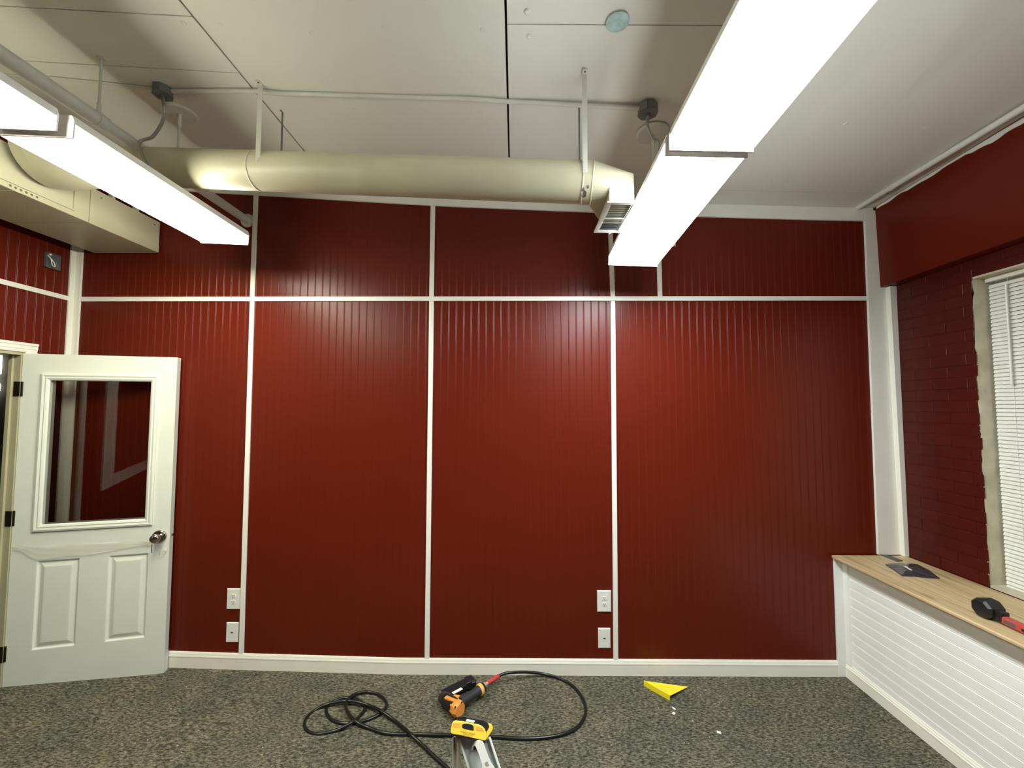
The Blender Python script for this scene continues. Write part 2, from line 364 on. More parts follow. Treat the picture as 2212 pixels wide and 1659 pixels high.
# board under the ceiling
b = MB()
for (xa, za), (xb, zb2) in zip(trimb, trimb[1:]):
    b.hexa([PT(xa, D-.013, za), PT(xb, D-.013, zb2), PT(xb, D+.002, zb2), PT(xa, D+.002, za), PT(xa, D-.013, zc(xa, D)-.0012), PT(xb, D-.013, zc(xb, D)-.0012), PT(xb, D+.002, zc(xb, D)-.0012), PT(xa, D+.002, zc(xa, D)-.0012)])
b.hexa([PT(trimb[-1][0], D-.013, trimb[-1][1]), PT(2.44, D-.013, trimb[-1][1]), PT(2.44, D+.002, trimb[-1][1]), PT(trimb[-1][0], D+.002, trimb[-1][1])] + [PT(x, y, zc(x, D)-.0012) for x, y in ((trimb[-1][0], D-.013), (2.44, D-.013), (2.44, D+.002), (trimb[-1][0], D+.002))])
struct(b.build(trimname(), M['trim']), 'white board along the top of the back wall', 'trim')
# baseboard back
def basebd(pts, N, name, label, h=.098, m=M['baseb'], zfun=zf):
    b = MB(); N = Vector(N)
    for a, c in zip(pts, pts[1:]):
        def prof(p):
            z = zfun(p[0]); q = Vector((p[0], p[1], 0))
            return [q+N*d+Vector((0, 0, z+zz)) for d, zz in ((-.001, 0), (.0145, 0), (.0145, h-.03), (.016, h-.028), (.0155, h-.022), (.013, h-.016), (.0115, h-.008), (.008, h), (-.001, h))]
        b.sweep(prof(a), prof(c))
    return struct(b.build(name, m), label, 'baseboard')
xbase = wx(1807, 1430)
basebd([(XL, D), (-2.3, D), (-1.9, D), (-.75, D), (xbase, D)], NY, 'baseboard_back', 'white baseboard along the red back wall')

# right corner boards
lx1 = onY(1865, 478, D).x; lx2 = onY(1893.5, 1197, D).x; rx = wx(1912, 900)
CZ = onY(1794, 1198, D-.01).z; zct = CZ+.0005
b = MB(); zt = zc(2.4, D)-.02
b.hexa([PT(lx2, D-.014, zct), PT(2.525, D-.014, zct), PT(2.525, D+.003, zct), PT(lx2, D+.003, zct), PT(lx1, D-.014, zt), PT(2.5, D-.014, zt), PT(2.5, D+.003, zt), PT(lx1, D+.003, zt)])
struct(b.build(trimname(), M['trim'], bevel=.002), 'wide white corner board right of the back wall', 'trim')
hzb = onY(1892.6, 622, D).z
b = MB(); b.hexa([PT(2.512, 2.752, zct), PT(2.541, 2.752, zct), PT(2.541, D-.012, zct), PT(2.512, D-.012, zct), PT(2.497, 2.752, hzb-.001), PT(2.541, 2.752, hzb-.001), PT(2.541, D-.012, hzb-.001), PT(2.497, D-.012, hzb-.001)])
struct(b.build(trimname(), M['trim'], bevel=.002), 'white corner board on the brick wall side', 'trim')

# ---------------------------------------------------------------- RIGHT WALL (painted brick), header, window
wy1 = onX(2104, 700, XR).y; wy0 = 1.25; wz1 = onX(2104, 599, XR).z; wz0 = CZ+.0005
b = MB(); X0 = XR+.0028
b.box(X0, 2.9, wy1+.006, D+.01, -.1, 3.6); b.box(X0, 2.9, YF-.2, wy0, -.1, 3.6); b.box(X0, 2.9, wy0, wy1+.006, wz1+.004, 3.6); b.box(X0, 2.9, wy0, wy1+.006, -.1, wz0)
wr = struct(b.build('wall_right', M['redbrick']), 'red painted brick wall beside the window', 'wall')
BH = .0665; BLn = .203; course = 0; z = CZ+.004
bl = []
while z < hzb-.005:
    z1 = min(z+BH-.006, hzb-.002)
    off = (course % 2)*.105; y = D-.02-off*0
    ys = []; yy = D-.05+off
    while yy > 1.88:
        ys.append((max(yy-BLn+.007, 1.88), min(yy, D-.012))); yy -= BLn
    for (ya, yb) in ys:
        if yb-ya < .03: continue
        segs = [(ya, yb)]
        if z1 > wz0 and z < wz1 - .01:
            if ya < wy1: ya = wy1+random.uniform(-.005, .005)
            if yb-ya < .02: continue
        bl.append((ya, yb, z, z1))
    z += BH; course += 1
for (ya, yb, z0, z1) in bl:
    e = lambda s=.0012: random.uniform(-s, s)
    xo = XR+random.uniform(-.0008, .0012); b = MB()
    bv = .0012
    v = [PT(X0+.001, ya+e(), z0+e()), PT(X0+.001, yb+e(), z0+e()), PT(X0+.001, yb+e(), z1+e()), PT(X0+.001, ya+e(), z1+e()),
         PT(xo+bv, ya+e(), z0+e()), PT(xo+bv, yb+e(), z0+e()), PT(xo+bv, yb+e(), z1+e()), PT(xo+bv, ya+e(), z1+e()),
         PT(xo+e(.0005), ya+bv*1.5, z0+bv+e()), PT(xo+e(.0005), yb-bv*1.5, z0+bv+e()), PT(xo+e(.0005), yb-bv*1.5, z1-bv+e()), PT(xo+e(.0005), ya+bv*1.5, z1-bv+e())]
    f = [(0, 1, 5, 4), (1, 2, 6, 5), (2, 3, 7, 6), (3, 0, 4, 7), (4, 5, 9, 8), (5, 6, 10, 9), (6, 7, 11, 10), (7, 4, 8, 11), (8, 9, 10, 11)]
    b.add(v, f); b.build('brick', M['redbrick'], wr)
# header board boxing above the window
hx = onY(1888, 500, D).x; hb = onX(2212, 507.6, hx)
sl = (hb.z-hzb)/(D-hb.y)
b = MB(); zt1 = zc(hx, D)+.005
b.hexa([PT(hx+.012, YF, hzb+sl*(D-YF)), PT(X0+.002, YF, hzb+sl*(D-YF)), PT(X0+.002, D-.015, hzb), PT(hx+.012, D-.015, hzb),
        PT(hx, YF, zc(hx, YF)+.005), PT(X0+.002, YF, zc(hx, YF)+.005), PT(X0+.002, D-.015, zt1), PT(hx, D-.015, zt1)])
struct(b.build(trimname(), M['red'], bevel=.002), 'red boxed beam above the window under the ceiling', 'trim')
# ragged caulk line under the ceiling
b = MB(); n = 70; ya, yb = D-.03, .6; tp = []; bo = []
for i in range(n+1):
    y = ya+(yb-ya)*i/n; zz = zc(hx, y)
    wd = .017+.006*math.sin(i*.9)*math.sin(i*.37)+random.uniform(-.002, .003)+(.012 if y < 2.2 else 0)
    tp.append(PT(hx-.004, y, zz-.004)); bo.append(PT(hx+.0005-.0035, y, zz-wd))
off = Vector((.006, 0, 0)); v = tp+bo+[p+off for p in tp]+[p+off for p in bo]; m1 = n+1; f = []
for i in range(n): f += [(i, i+1, m1+i+1, m1+i), (2*m1+i, 2*m1+i+1, 3*m1+i+1, 3*m1+i), (m1+i, m1+i+1, 3*m1+i+1, 3*m1+i), (i, i+1, 2*m1+i+1, 2*m1+i)]
b.add(v, f); struct(b.build(trimname(), M['caulk']), 'ragged white paint strip between ceiling and red beam', 'trim')

# window_1: reveal, frame, glass
win = bpy.data.objects.new('window_1', None); C.objects.link(win); win.location = (2.65, (wy0+wy1)/2, wz0); struct(win, 'window in the right wall closed off by white mini blinds', 'window')
b = MB(); # left reveal with rough arris
n = 60; v = []; f = []
for i in range(n+1):
    z = wz0+.012+(wz1-wz0-.012)*i/n
    v += [PT(XR+.0015+random.uniform(-.002, .002), wy1+.001+random.uniform(-.003, .0035)-(.004 if random.random() < .12 else 0), z), PT(XR+.03, wy1-.001+random.uniform(-.001, .001), z), PT(2.68, wy1-.001+random.uniform(-.001, .001), z)]
for i in range(n):
    a = i*3; f += [(a, a+1, a+4, a+3), (a+1, a+2, a+5, a+4)]
b.add(v, f, True)
b.add([PT(X0-.001, wy1+.012, wz0), PT(2.68, wy1+.012, wz0), PT(2.68, wy1+.012, wz1), PT(X0-.001, wy1+.012, wz1)], [(0, 1, 2, 3)])
b.build('reveal', M['plaster'], win)
b = MB(); b.box(XR+.004, 2.68, wy0, wy1+.004, wz1-.006, wz1+.004); b.build('head_lining', M['plaster'], win)
b = MB(); b.box(XR+.0045, 2.685, wy0+.001, wy1+.0, wz0+.0005, wz0+.012); b.build('sill', M['plaster'], win)
b = MB()
b.box(2.67, 2.72, wy0, wy0+.05, wz0, wz1); b.box(2.67, 2.72, wy1-.05, wy1, wz0, wz1); b.box(2.67, 2.72, wy0+.05, wy1-.05, wz0, wz0+.06); b.box(2.67, 2.72, wy0+.05, wy1-.05, wz1-.05, wz1); b.box(2.675, 2.71, wy0+.05, wy1-.05, 1.63, 1.67)
b.build('sash_frame', M['trim'], win)
b = MB(); b.box(2.692, 2.696, wy0+.05, wy1-.05, wz0+.06, wz1-.05); b.build('pane', M['glass'], win)
# mini blind
bx = 2.62; by1 = onX(2138, 640, bx).y; by0 = wy0+.02
hz1 = onX(2140, 597, bx-.015).z; hz0 = hz1-.028
brz = onX(2146, 1272, bx).z
bl_ = thing('mini_blind', (bx, (by0+by1)/2, brz), 'white closed mini blind hanging in the right-hand window', 'blind')
b = MB(); b.box(bx-.018, bx+.012, by0, by1+.004, hz0, hz1); b.build('headrail', M['slat'], bl_, bevel=.002)
pitch = .0212; ns = int((hz0-brz-.02)/pitch)
sm = None
for i in range(ns):
    zc0 = brz+.022+i*pitch
    if sm is None:
        b = MB(); pr = []
        for k in range(5):
            t = (k/4-.5); pr.append((t*.007-.0022*(1-4*t*t), t*.0198))
        pa = [PT(bx+x, by0, zc0+zz) for x, zz in pr]+[PT(bx+x+.0006, by0, zc0+zz) for x, zz in reversed(pr)]
        pb = [p+Vector((0, by1-by0, 0)) for p in pa]
        b.sweep(pa, pb); o = b.build('slat', M['slat'], bl_); sm = o; z00 = zc0
    else:
        o = sm.copy(); C.objects.link(o); o.parent = bl_; o.location = (0, 0, zc0-z00)
b = MB(); b.box(bx-.011, bx+.011, by0, by1, brz-.004, brz+.008); b.build('bottom_rail', M['slat'], bl_, bevel=.002)
wd0 = onX(2172, 612, bx-.022); wd1 = onX(2186, 832, bx-.022)
b = MB(); b.tube([wd0, Vector((wd0.x, wd0.y, wd1.z))], .0052, 6); b.build('wand', M['white'], bl_)
b = MB()
for yy in (by1-.09,): b.tube([PT(bx-.005, yy, hz0), PT(bx-.005, yy, brz)], .0009, 5)
b.build('ladder_cord', M['white'], bl_)

# ---------------------------------------------------------------- WINDOW BENCH
fx = onY(1819, 1300, D).x; cz = onY(1794, 1198, D-.01).z; cxf = onY(1794, 1198, D-.01).x
YB = .55
bench = thing('window_bench', (2.37, 1.7, 0), 'long white beadboard bench with a pine top under the window', 'bench')
b = MB(); b.box(cxf, XR-.001, YB, D-.016, cz-.019, cz); b.build('worktop', M['wood'], bench, bevel=.006, seg=3)
b = MB(); b.box(fx+.012, XR-.01, YB+.01, D-.016, .001, cz-.02); b.build('carcass', M['bench'], bench)
bpz0 = .088
# beadboard face: beads run along the bench (V = -Y), across = Z
ztop = cz-.02
beadpanel(Vector((fx+.008, D-.016, 0)), Vector((0, 0, 1)), Vector((0, -1, 0)), Vector((-1, 0, 0)), bpz0, ztop, 0.04, D-.02-YB, bpz0+.042, M['bench'], bench, name='beadboard_panel', th=.004, sp=.0565, dep=.0042, w=.0068)
b = MB(); b.box(fx-.002, fx+.012, D-.056, D-.016, .09, ztop); b.build('corner_stile', M['bench'], bench, bevel=.002)
b = MB(); bx0 = onY(1799, 1210, D).x; bx1 = onY(1806.5, 1425, D).x
b.hexa([PT(bx1, D-.0155, .001), PT(fx+.012, D-.0155, .001), PT(fx+.012, D-.0002, .001), PT(bx1, D-.0002, .001), PT(bx0, D-.0155, ztop), PT(fx+.012, D-.0155, ztop), PT(fx+.012, D-.0002, ztop), PT(bx0, D-.0002, ztop)])
b.build('wall_stile', M['bench'], bench, bevel=.002)
b = MB()
pr = ((.012, .001), (-.004, .001), (-.004, .058), (-.006, .060), (-.006, .066), (-.002, .070), (-.002, .076), (.002, .082), (.004, .090), (.012, .090))
b.sweep([PT(fx+a, D-.0155, z) for a, z in pr], [PT(fx+a, YB, z) for a, z in pr]); b.build('base_rail', M['baseb'], bench)

# things on the bench
p = [onZ(1880+a/6.663, 1160+c/6.663, cz) for a, c in ((150, 262), (295, 278), (470, 350), (380, 357))]
b = MB(); b.prism(p, (0, 0, .006)); tag(b.build('shim', M['hgrey'], bevel=.001), 'thin dark wooden strip lying at the foot of the corner board', 'strip')
pk = [(220, 400), (300, 388), (390, 385), (560, 392), (680, 400), (840, 480), (1000, 595), (800, 585), (640, 565), (460, 560), (400, 520), (310, 455)]
pp = [onZ(1880+a/6.663, 1160+c/6.663, cz+.003) for a, c in pk]; cc = sum(pp, Vector())/len(pp)
b = MB(); n = len(pp); v = [q-Vector((0, 0, .0025)) for q in pp]+[q+Vector((0, 0, .002+random.uniform(0, .004))) for q in pp]
v += [cc+(q-cc)*.55+Vector((0, 0, .006+random.uniform(-.003, .006))) for q in pp]+[cc+Vector((0, 0, .009))]
f = [(i, (i+1) % n, (i+1) % n+n, i+n) for i in range(n)]+[(i+n, (i+1) % n+n, (i+1) % n+2*n, i+2*n) for i in range(n)]+[(i+2*n, (i+1) % n+2*n, 3*n) for i in range(n)]+[tuple(range(n))]
b.add(v, f); tag(b.build('plastic_packet', M['packet']), 'crumpled dark plastic packet lying on the pine bench top', 'packet')
a1 = onZ(1880+495/6.663, 1160+420/6.663, cz+.016); a2 = onZ(1880+588/6.663, 1160+478/6.663, cz+.016)
b = MB(); d = (a2-a1); s_ = d.cross(Vector((0, 0, 1))).normalized()
b.obox((a1+a2)/2, d/2, s_*.006, (0, 0, .0015)); tag(b.build('wooden_stick', M['sticker'], bevel=.001), 'small pale stick lying on the dark plastic packet', 'stick')
# rubber mallet / hammer with red and grey handle
hp0 = onZ(2160, 1326, cz+.03); hp1 = onZ(2290, 1385, cz+.026); ax = (hp1-hp0).normalized(); sd = ax.cross(Vector((0, 0, 1))).normalized(); uz = sd.cross(ax)
hm = thing('mallet', (hp0.x, hp0.y, cz), 'black-headed hammer with red and grey handle on the bench top', 'hammer')
h0 = onZ(2135, 1314, cz+.042)
pts = []
for sgn, r_ in ((-1, .8), (-.72, 1), (.72, 1), (1, .8)):
    for k in range(8):
        an = k*PI/4+PI/8; pts.append(h0+ax*(math.cos(an)*.047*r_)+Vector((0, 0, 1))*(math.sin(an)*.044*r_)+sd*(.040*sgn))
hull(pts, 'head', M['blackp'], hm, bevel=.003)
b = MB(); b.obox(h0+ax*.05+Vector((0, 0, -.008)), ax*.02, sd*.018, uz*.022); b.build('neck', M['blackp'], hm, bevel=.004)
def hbar(a, c, hw, hh, z=0): 
    q0 = h0+ax*a+Vector((0, 0, z)); q1 = h0+ax*c+Vector((0, 0, z)); return (q0+q1)/2, (q1-q0)/2, sd*hw, uz*hh
b = MB(); b.obox(*hbar(.058, .26, .017, .0165, -.018)); b.build('handle', M['hred'], hm, bevel=.007)
b = MB(); b.obox(*hbar(.072, .122, .0178, .010, -.018)); b.build('grip_insert', M['hgrey'], hm, bevel=.004)
b = MB(); b.obox(*hbar(.140, .175, .0178, .006, -.020)); b.build('handle_slot', M['blackp'], hm, bevel=.002)

# ---------------------------------------------------------------- LEFT WALL, doorway
jx = XL-.062
dy1 = onX(54, 761, XL).y; dzt = onX(54, 761, XL).z; dy0 = dy1-.86
b = MB()
b.box(jx, XL-.008, dy1, D+.01, -.1, 3.6); b.box(jx, XL-.008, dy0, dy1, dzt, 3.6); b.box(jx, XL-.008, YF-.2, dy0, -.1, 3.6)
wl = struct(b.build('wall_left', M['red']), 'red beadboard wall with the open doorway', 'wall')
UL = Vector((0, -1, 0)); NL = Vector((1, 0, 0)); OL = Vector((XL, D, 0))
lzb = onX(147, 645, XL).z
cb = D-dy1-.06
beadpanel(OL, UL, UZ, NL, 0, cb, .1, lzb, .030, M['red'], wl)
beadpanel(OL, UL, UZ, NL, cb, 2.2, dzt+.05, lzb, cb+.02, M['red'], wl)
beadpanel(OL, UL, UZ, NL, 0, 2.2, lzb, 3.25, .030, M['red'], wl)
beadpanel(OL, UL, UZ, NL, D-dy0+.05, 2.7, .1, dzt+.05, 2.0, M['red'], wl)
la = onX(0, 607.8, XL); lb = onX(147, 645, XL); ls = (la.z-lb.z)/(lb.y-la.y)
b = MB(); ya, yb = D-.04, .2
b.hexa([PT(XL, yb, lb.z+ls*(lb.y-yb)-.015), PT(XL+.009, yb, lb.z+ls*(lb.y-yb)-.015), PT(XL+.009, ya, lb.z-.015), PT(XL, ya, lb.z-.015), PT(XL, yb, lb.z+ls*(lb.y-yb)+.015), PT(XL+.009, yb, lb.z+ls*(lb.y-yb)+.015), PT(XL+.009, ya, lb.z+.015), PT(XL, ya, lb.z+.015)])
struct(b.build(trimname(), M['trim'], bevel=.0012, seg=1), 'white horizontal rail on the left wall above the door', 'trim')
# left corner boards
b = MB(); b.box(XL, XL+.012, D-.044, D-.0005, .08, 3.2); struct(b.build(trimname(), M['trim'], bevel=.002), 'white corner board on the left wall beside the open door', 'trim')
b = MB(); b.box(XL+.0125, XL+.052, D-.012, D-.0005, .08, 3.2); struct(b.build(trimname(), M['trim'], bevel=.002), 'white corner board at the left end of the back wall', 'trim')
# casing with stepped profile
def casing(pa, pb, inw, name, lab):   # inw = direction from opening outwards
    inw = Vector(inw); pr = ((0, 0), (0, .008), (.010, .011), (.018, .011), (.020, .014), (.040, .014), (.043, .018), (.056, .018), (.058, .014), (.058, 0)); pa = Vector(pa); pb = Vector(pb)
    b = MB(); b.sweep([pa+inw*a+NL*d for a, d in pr], [pb+inw*a+NL*d for a, d in pr]); return struct(b.build(trimname(), M['trim']), lab, 'trim')
casing((XL, dy1, .075), (XL, dy1, dzt), (0, 1, 0), 'c', 'white stepped casing at the hinge side of the doorway')
casing((XL, dy0-.058, dzt), (XL, dy1+.058, dzt), (0, 0, 1), 'c', 'white stepped casing over the doorway')
casing((XL, dy0, .075), (XL, dy0, dzt), (0, -1, 0), 'c', 'white stepped casing at the latch side of the doorway')
b = MB(); b.box(jx-.004, XL+.001, dy1-.019, dy1+.001, .07, dzt); b.box(jx-.004, XL+.001, dy0-.001, dy0+.019, .07, dzt); b.box(jx-.004, XL+.001, dy0+.019, dy1-.019, dzt-.019, dzt+.001)
b.box(jx+.0, jx+.022, dy1-.030, dy1-.019, .07, dzt-.019)
struct(b.build(trimname(), M['jamb']), 'tan door jamb lining the doorway', 'trim')
# interior window further along the left wall (mirrored in the door glass)
win2 = bpy.data.objects.new('window_2', None); C.objects.link(win2); win2.location = (XL, .5, 1.0); struct(win2, 'white framed dark window on the left wall behind the camera', 'window')
wy, wz = 1.15, 1.08
b = MB(); b.box(XL+.0, XL+.014, wy-.30, wy, wz-.11, 2.3); b.box(XL, XL+.014, wy-2.2, wy-.30, wz-.11, wz); b.box(XL, XL+.014, wy-2.2, wy-2.115, wz, 2.3); b.box(XL, XL+.014, wy-2.115, wy-.30, 2.215, 2.3)
b.build('window_casing', M['trim'], win2)
b = MB(); b.box(XL+.001, XL+.004, wy-2.115, wy-.30, wz, 2.215); b.build('pane', M['red'], win2)
# front wall behind the camera
b = MB(); b.box(XL-.2, 2.9, YF-.2, YF, -.1, 3.7); struct(b.build('wall_front', M['red']), 'red wall behind the camera', 'wall')
# hallway beyond the doorway
b = MB(); b.box(-4.7, -4.6, .4, 4.2, -.1, 3.6); b.box(-4.7, jx, 4.1, 4.2, -.1, 3.6); b.box(-4.7, jx, .4, .5, -.1, 3.6); b.box(-4.7, XL-.2, .4, 4.2, 3.0, 3.1)
struct(b.build('wall_hallway', M['hall']), 'dim hallway walls beyond the doorway', 'wall')
q1 = onX(-8, 766, -4.55); q2 = onX(6, 808, -4.55)
b = MB(); b.box(-4.595, -4.56, q1.y-.25, q2.y, q2.z, q1.z); hl = b.build('hallway_lamp', M['halll'], bevel=.004); tag(hl, 'bright white lamp panel glimpsed through the doorway, upper one', 'lamp')
q1 = onX(-8, 828, -4.55); q2 = onX(3.4, 845, -4.55)
b = MB(); b.box(-4.595, -4.56, q1.y-.25, q2.y, q2.z, q1.z); hl = b.build('hallway_lamp', M['halll'], bevel=.004); tag(hl, 'bright white strip glimpsed through the doorway below the lamp panel', 'lamp')

# junction box without cover on the left wall
jp = [onX(*q, XL) for q in ((95, 545), (127, 553), (125, 588.5), (96, 577))]
jy0 = min(jp[1].y, jp[0].y); jy1 = max(q.y for q in jp); jz0 = jp[3].z; jz1 = jp[1].z
jb = thing('junction_box', (XL, (jy0+jy1)/2, jz0), 'open metal junction box with loose wire on the left wall', 'electrical box')
b = MB(); t = .003; dd = .016
b.box(XL, XL+dd, jy0, jy0+t, jz0, jz1); b.box(XL, XL+dd, jy1-t, jy1, jz0, jz1); b.box(XL, XL+dd, jy0, jy1, jz0, jz0+t); b.box(XL, XL+dd, jy0, jy1, jz1-t, jz1); b.box(XL-.001, XL+.002, jy0, jy1, jz0, jz1)
b.build('box_body', M['galv'], jb)
ym = (jy0+jy1)/2; zm = (jz0+jz1)/2; b = MB()
b.tube(spline([PT(XL+.01, ym-.03, zm+.03), PT(XL+.022, ym-.02, zm+.005), PT(XL+.025, ym-.014, zm-.03), PT(XL+.025, ym+.002, zm-.035), PT(XL+.024, ym-.004, zm-.01), PT(XL+.018, ym-.026, zm+.02)], 6), .0028, 6)
b.build('wire', M['white'], jb)
b = MB(); b.tube([PT(XL+.02, ym-.028, zm+.034), PT(XL+.028, ym-.028, zm+.034)], .0065, 10); b.build('wire_nut', M['white'], jb)

# ---------------------------------------------------------------- DOOR leaf
hb_ = onX(8.5, 1499, XL+.005); ht_ = onX(45.5, 763, XL+.005)
P0 = Vector((XL+.005, (hb_.y+ht_.y)/2, 0)); dz0 = hb_.z; dzt1 = ht_.z
e = ray(365, 1446); kk = (dz0-H)/e.z; E0 = EYE+e*kk; E0 = Vector((E0.x, min(E0.y, D-.07), 0))
dU = (E0-P0); DW = dU.length; dU.normalize(); dN = Vector((dU.y, -dU.x, 0))  # towards camera
def onDoor(px, py):
    d = ray(px, py); t = (P0-EYE).dot(dN)/d.dot(dN); q = EYE+d*t; return (q-P0).dot(dU), q.z
def dp(u, z, d=0): return Vector((P0.x, P0.y, 0))+dU*u+Vector((0, 0, z))+dN*d
door = bpy.data.objects.new('door_1', None); C.objects.link(door); door.location = (P0.x, P0.y, dz0); struct(door, 'white half-glazed door standing open against the red wall', 'door')
gl = [onDoor(*q) for q in ((106, 822.6), (325.6, 823.7), (315.2, 1119.6), (94.3, 1132.6))]
gu0 = (gl[0][0]+gl[3][0])/2; gu1 = (gl[1][0]+gl[2][0])/2; gz0 = (gl[2][1]+gl[3][1])/2; gz1 = (gl[0][1]+gl[1][1])/2
TH = .044
def dbox(b, u0, u1, z0, z1, d0=-TH, d1=0, mi=0):
    return b.hexa([dp(u0, z0, d1), dp(u1, z0, d1), dp(u1, z0, d0), dp(u0, z0, d0), dp(u0, z1, d1), dp(u1, z1, d1), dp(u1, z1, d0), dp(u0, z1, d0)], mi)
Lp = [onDoor(*q) for q in ((76, 1213.9), (169, 1205.5), (166, 1395), (69.3, 1407.9))]; Rp = [onDoor(*q) for q in ((233, 1198.6), (320, 1193), (314.7, 1374.7), (226, 1388.5))]
def rect(q): return (q[0][0]+q[3][0])/2, (q[1][0]+q[2][0])/2, (q[2][1]+q[3][1])/2, (q[0][1]+q[1][1])/2
Lr, Rr = rect(Lp), rect(Rp); pz0 = (Lr[2]+Rr[2])/2; pz1 = (Lr[3]+Rr[3])/2
b = MB()  # leaf body built around the glass opening and the two panel recesses
for u0, u1, z0, z1 in [(0, gu0, gz0, dzt1), (gu1, DW, gz0, dzt1), (gu0, gu1, gz1, dzt1), (0, DW, pz1, gz0), (0, Lr[0], pz0, pz1), (Lr[1], Rr[0], pz0, pz1), (Rr[1], DW, pz0, pz1), (0, DW, dz0, pz0)]:
    dbox(b, u0, u1, z0, z1)
b.build('leaf', M['door'], door)
for (u0, u1) in ((Lr[0], Lr[1]), (Rr[0], Rr[1])):
    b = MB(); prs = [(0, 0), (.004, -.001), (.010, -.010), (.016, -.011), (.040, -.002), (.046, -.0015)]; rings = []
    for i_, d_ in prs: rings.append([dp(u0+i_, pz0+i_, d_), dp(u1-i_, pz0+i_, d_), dp(u1-i_, pz1-i_, d_), dp(u0+i_, pz1-i_, d_)])
    v = [q for r_ in rings for q in r_]; f = []
    for r_ in range(len(rings)-1):
        for k in range(4): k2 = (k+1) % 4; f.append((r_*4+k, r_*4+k2, r_*4+4+k2, r_*4+4+k))
    f.append(tuple((len(rings)-1)*4+k for k in range(4)))
    back = [dp(u0, pz0, -TH), dp(u1, pz0, -TH), dp(u1, pz1, -TH), dp(u0, pz1, -TH)]
    b.add(v, f); b.add(back, [(0, 1, 2, 3)]); b.build('raised_panel', M['door'], door)
# glazing frame, both faces
fo = [onDoor(*q) for q in ((83.5, 806), (339.7, 813), (327, 1133.5), (69.3, 1152.9))]; fu = (gu0-(fo[0][0]+fo[3][0])/2+(fo[1][0]+fo[2][0])/2-gu1)/2
b = MB(); prs = [(-fu, 0), (-fu, .010), (-fu*.75, .014), (-fu*.5, .010), (-fu*.35, .012), (-fu*.12, .008), (0, .003), (0, -.016), (-.004, -.018)]; rings = []
for i_, d_ in prs: rings.append([dp(gu0+i_, gz0+i_, d_), dp(gu1-i_, gz0+i_, d_), dp(gu1-i_, gz1-i_, d_), dp(gu0+i_, gz1-i_, d_)])
v = [q for r_ in rings for q in r_]; f = []
for r_ in range(len(rings)-1):
    for k in range(4): k2 = (k+1) % 4; f.append((r_*4+k, r_*4+k2, r_*4+4+k2, r_*4+4+k))
b.add(v, f); b.build('glazing_frame', M['door'], door)
b = MB(); dbox(b, gu0-.002, gu1+.002, gz0-.002, gz1+.002, -.020, -.0165); b.build('glass_pane', M['glass'], door)
b = MB(); dbox(b, .001, DW-.001, dz0-.012, dz0, -TH+.01, -.008); b.build('door_sweep', M['blackp'], door)
# hinges
for px, py in ((33, 840), (22, 1120), (10, 1410)):
    z = onX(px, py, XL-.01).z; b = MB(); c = Vector((XL+.006, P0.y+.0, z))
    b.tube([Vector((XL+.008, P0.y+.004, z-.045)), Vector((XL+.008, P0.y+.004, z+.045))], .0075, 8)
    b.box(XL-.032, XL+.004, dy1-.022, dy1-.0185, z-.045, z+.045)
    b.build('hinge', M['bronze'], door)
# knob
ku, kz = onDoor(344.6, 1158.6)
kb = MB(); c0 = dp(ku, kz, 0); kb.tube([c0, dp(ku, kz, .006), dp(ku, kz, .009)], [.040, .040, .034], 28); knob_rose = kb.build('knob_rose', M['nickel'], door)
prf = [(.009, .014), (.03, .013), (.036, .022), (.045, .0275), (.058, .028), (.066, .023), (.069, .012), (.0695, .003)]
kb = MB(); kb.tube([dp(ku, kz, a) for a, _ in prf], [r_ for _, r_ in prf], 24); kn = kb.build('knob', M['nickel'], door)
lu, lz = DW, kz; kb = MB(); c = dp(DW, kz, -.022); kb.obox(c+dU*.004, dU*.006, dN*.006, (0, 0, .008)); kb.build('latch_bolt', M['nickel'], door, bevel=.002)
b = MB(); ua, za = onDoor(336, 1172); ub, zb_ = onDoor(334, 1191); b.tube([dp(ua, za, .04), dp(ub, za-.03, .035), dp(ub, zb_, .03)], .002, 6); b.build('key', M['bronze'], door)
# wrinkled clear film strip stuck across the door
topl = [(28, 1178), (45, 1178), (80, 1179), (130, 1177), (180, 1174), (230, 1171), (280, 1168), (310, 1167), (330, 1171)]
botl = [(30, 1187), (48, 1192), (78, 1207), (130, 1204), (180, 1200), (230, 1192), (280, 1184), (312, 1177), (332, 1180)]
tl = spline([Vector((*q, 0)) for q in topl], 6); blw = spline([Vector((*q, 0)) for q in botl], 6)
v = []; nr = 7
for i, (a, c) in enumerate(zip(tl, blw)):
    for k in range(nr):
        q = a.lerp(c, k/(nr-1)); u, z = onDoor(q.x, q.y); v.append(dp(u, z, .0035+.0045*abs(math.sin(k*1.9+i*.21))+random.uniform(0, .0015)))
n = len(tl); f = [(i*nr+k, (i+1)*nr+k, (i+1)*nr+k+1, i*nr+k+1) for i in range(n-1) for k in range(nr-1)]
b = MB(); b.add(v, f, True)
fl = [(344, 1191), (352, 1185), (363.5, 1182), (361, 1190), (352, 1203), (346, 1204)]
q = [onDoor(*a) for a in fl]; b.add([dp(min(u, DW-.001), z, .003+.006*(i % 2)) for i, (u, z) in enumerate(q)], [(0, 1, 5), (1, 2, 3), (1, 3, 4), (1, 4, 5)], False)
tag(b.build('plastic_film', M['film']), 'wrinkled clear plastic film strip stuck across the white door', 'plastic film')

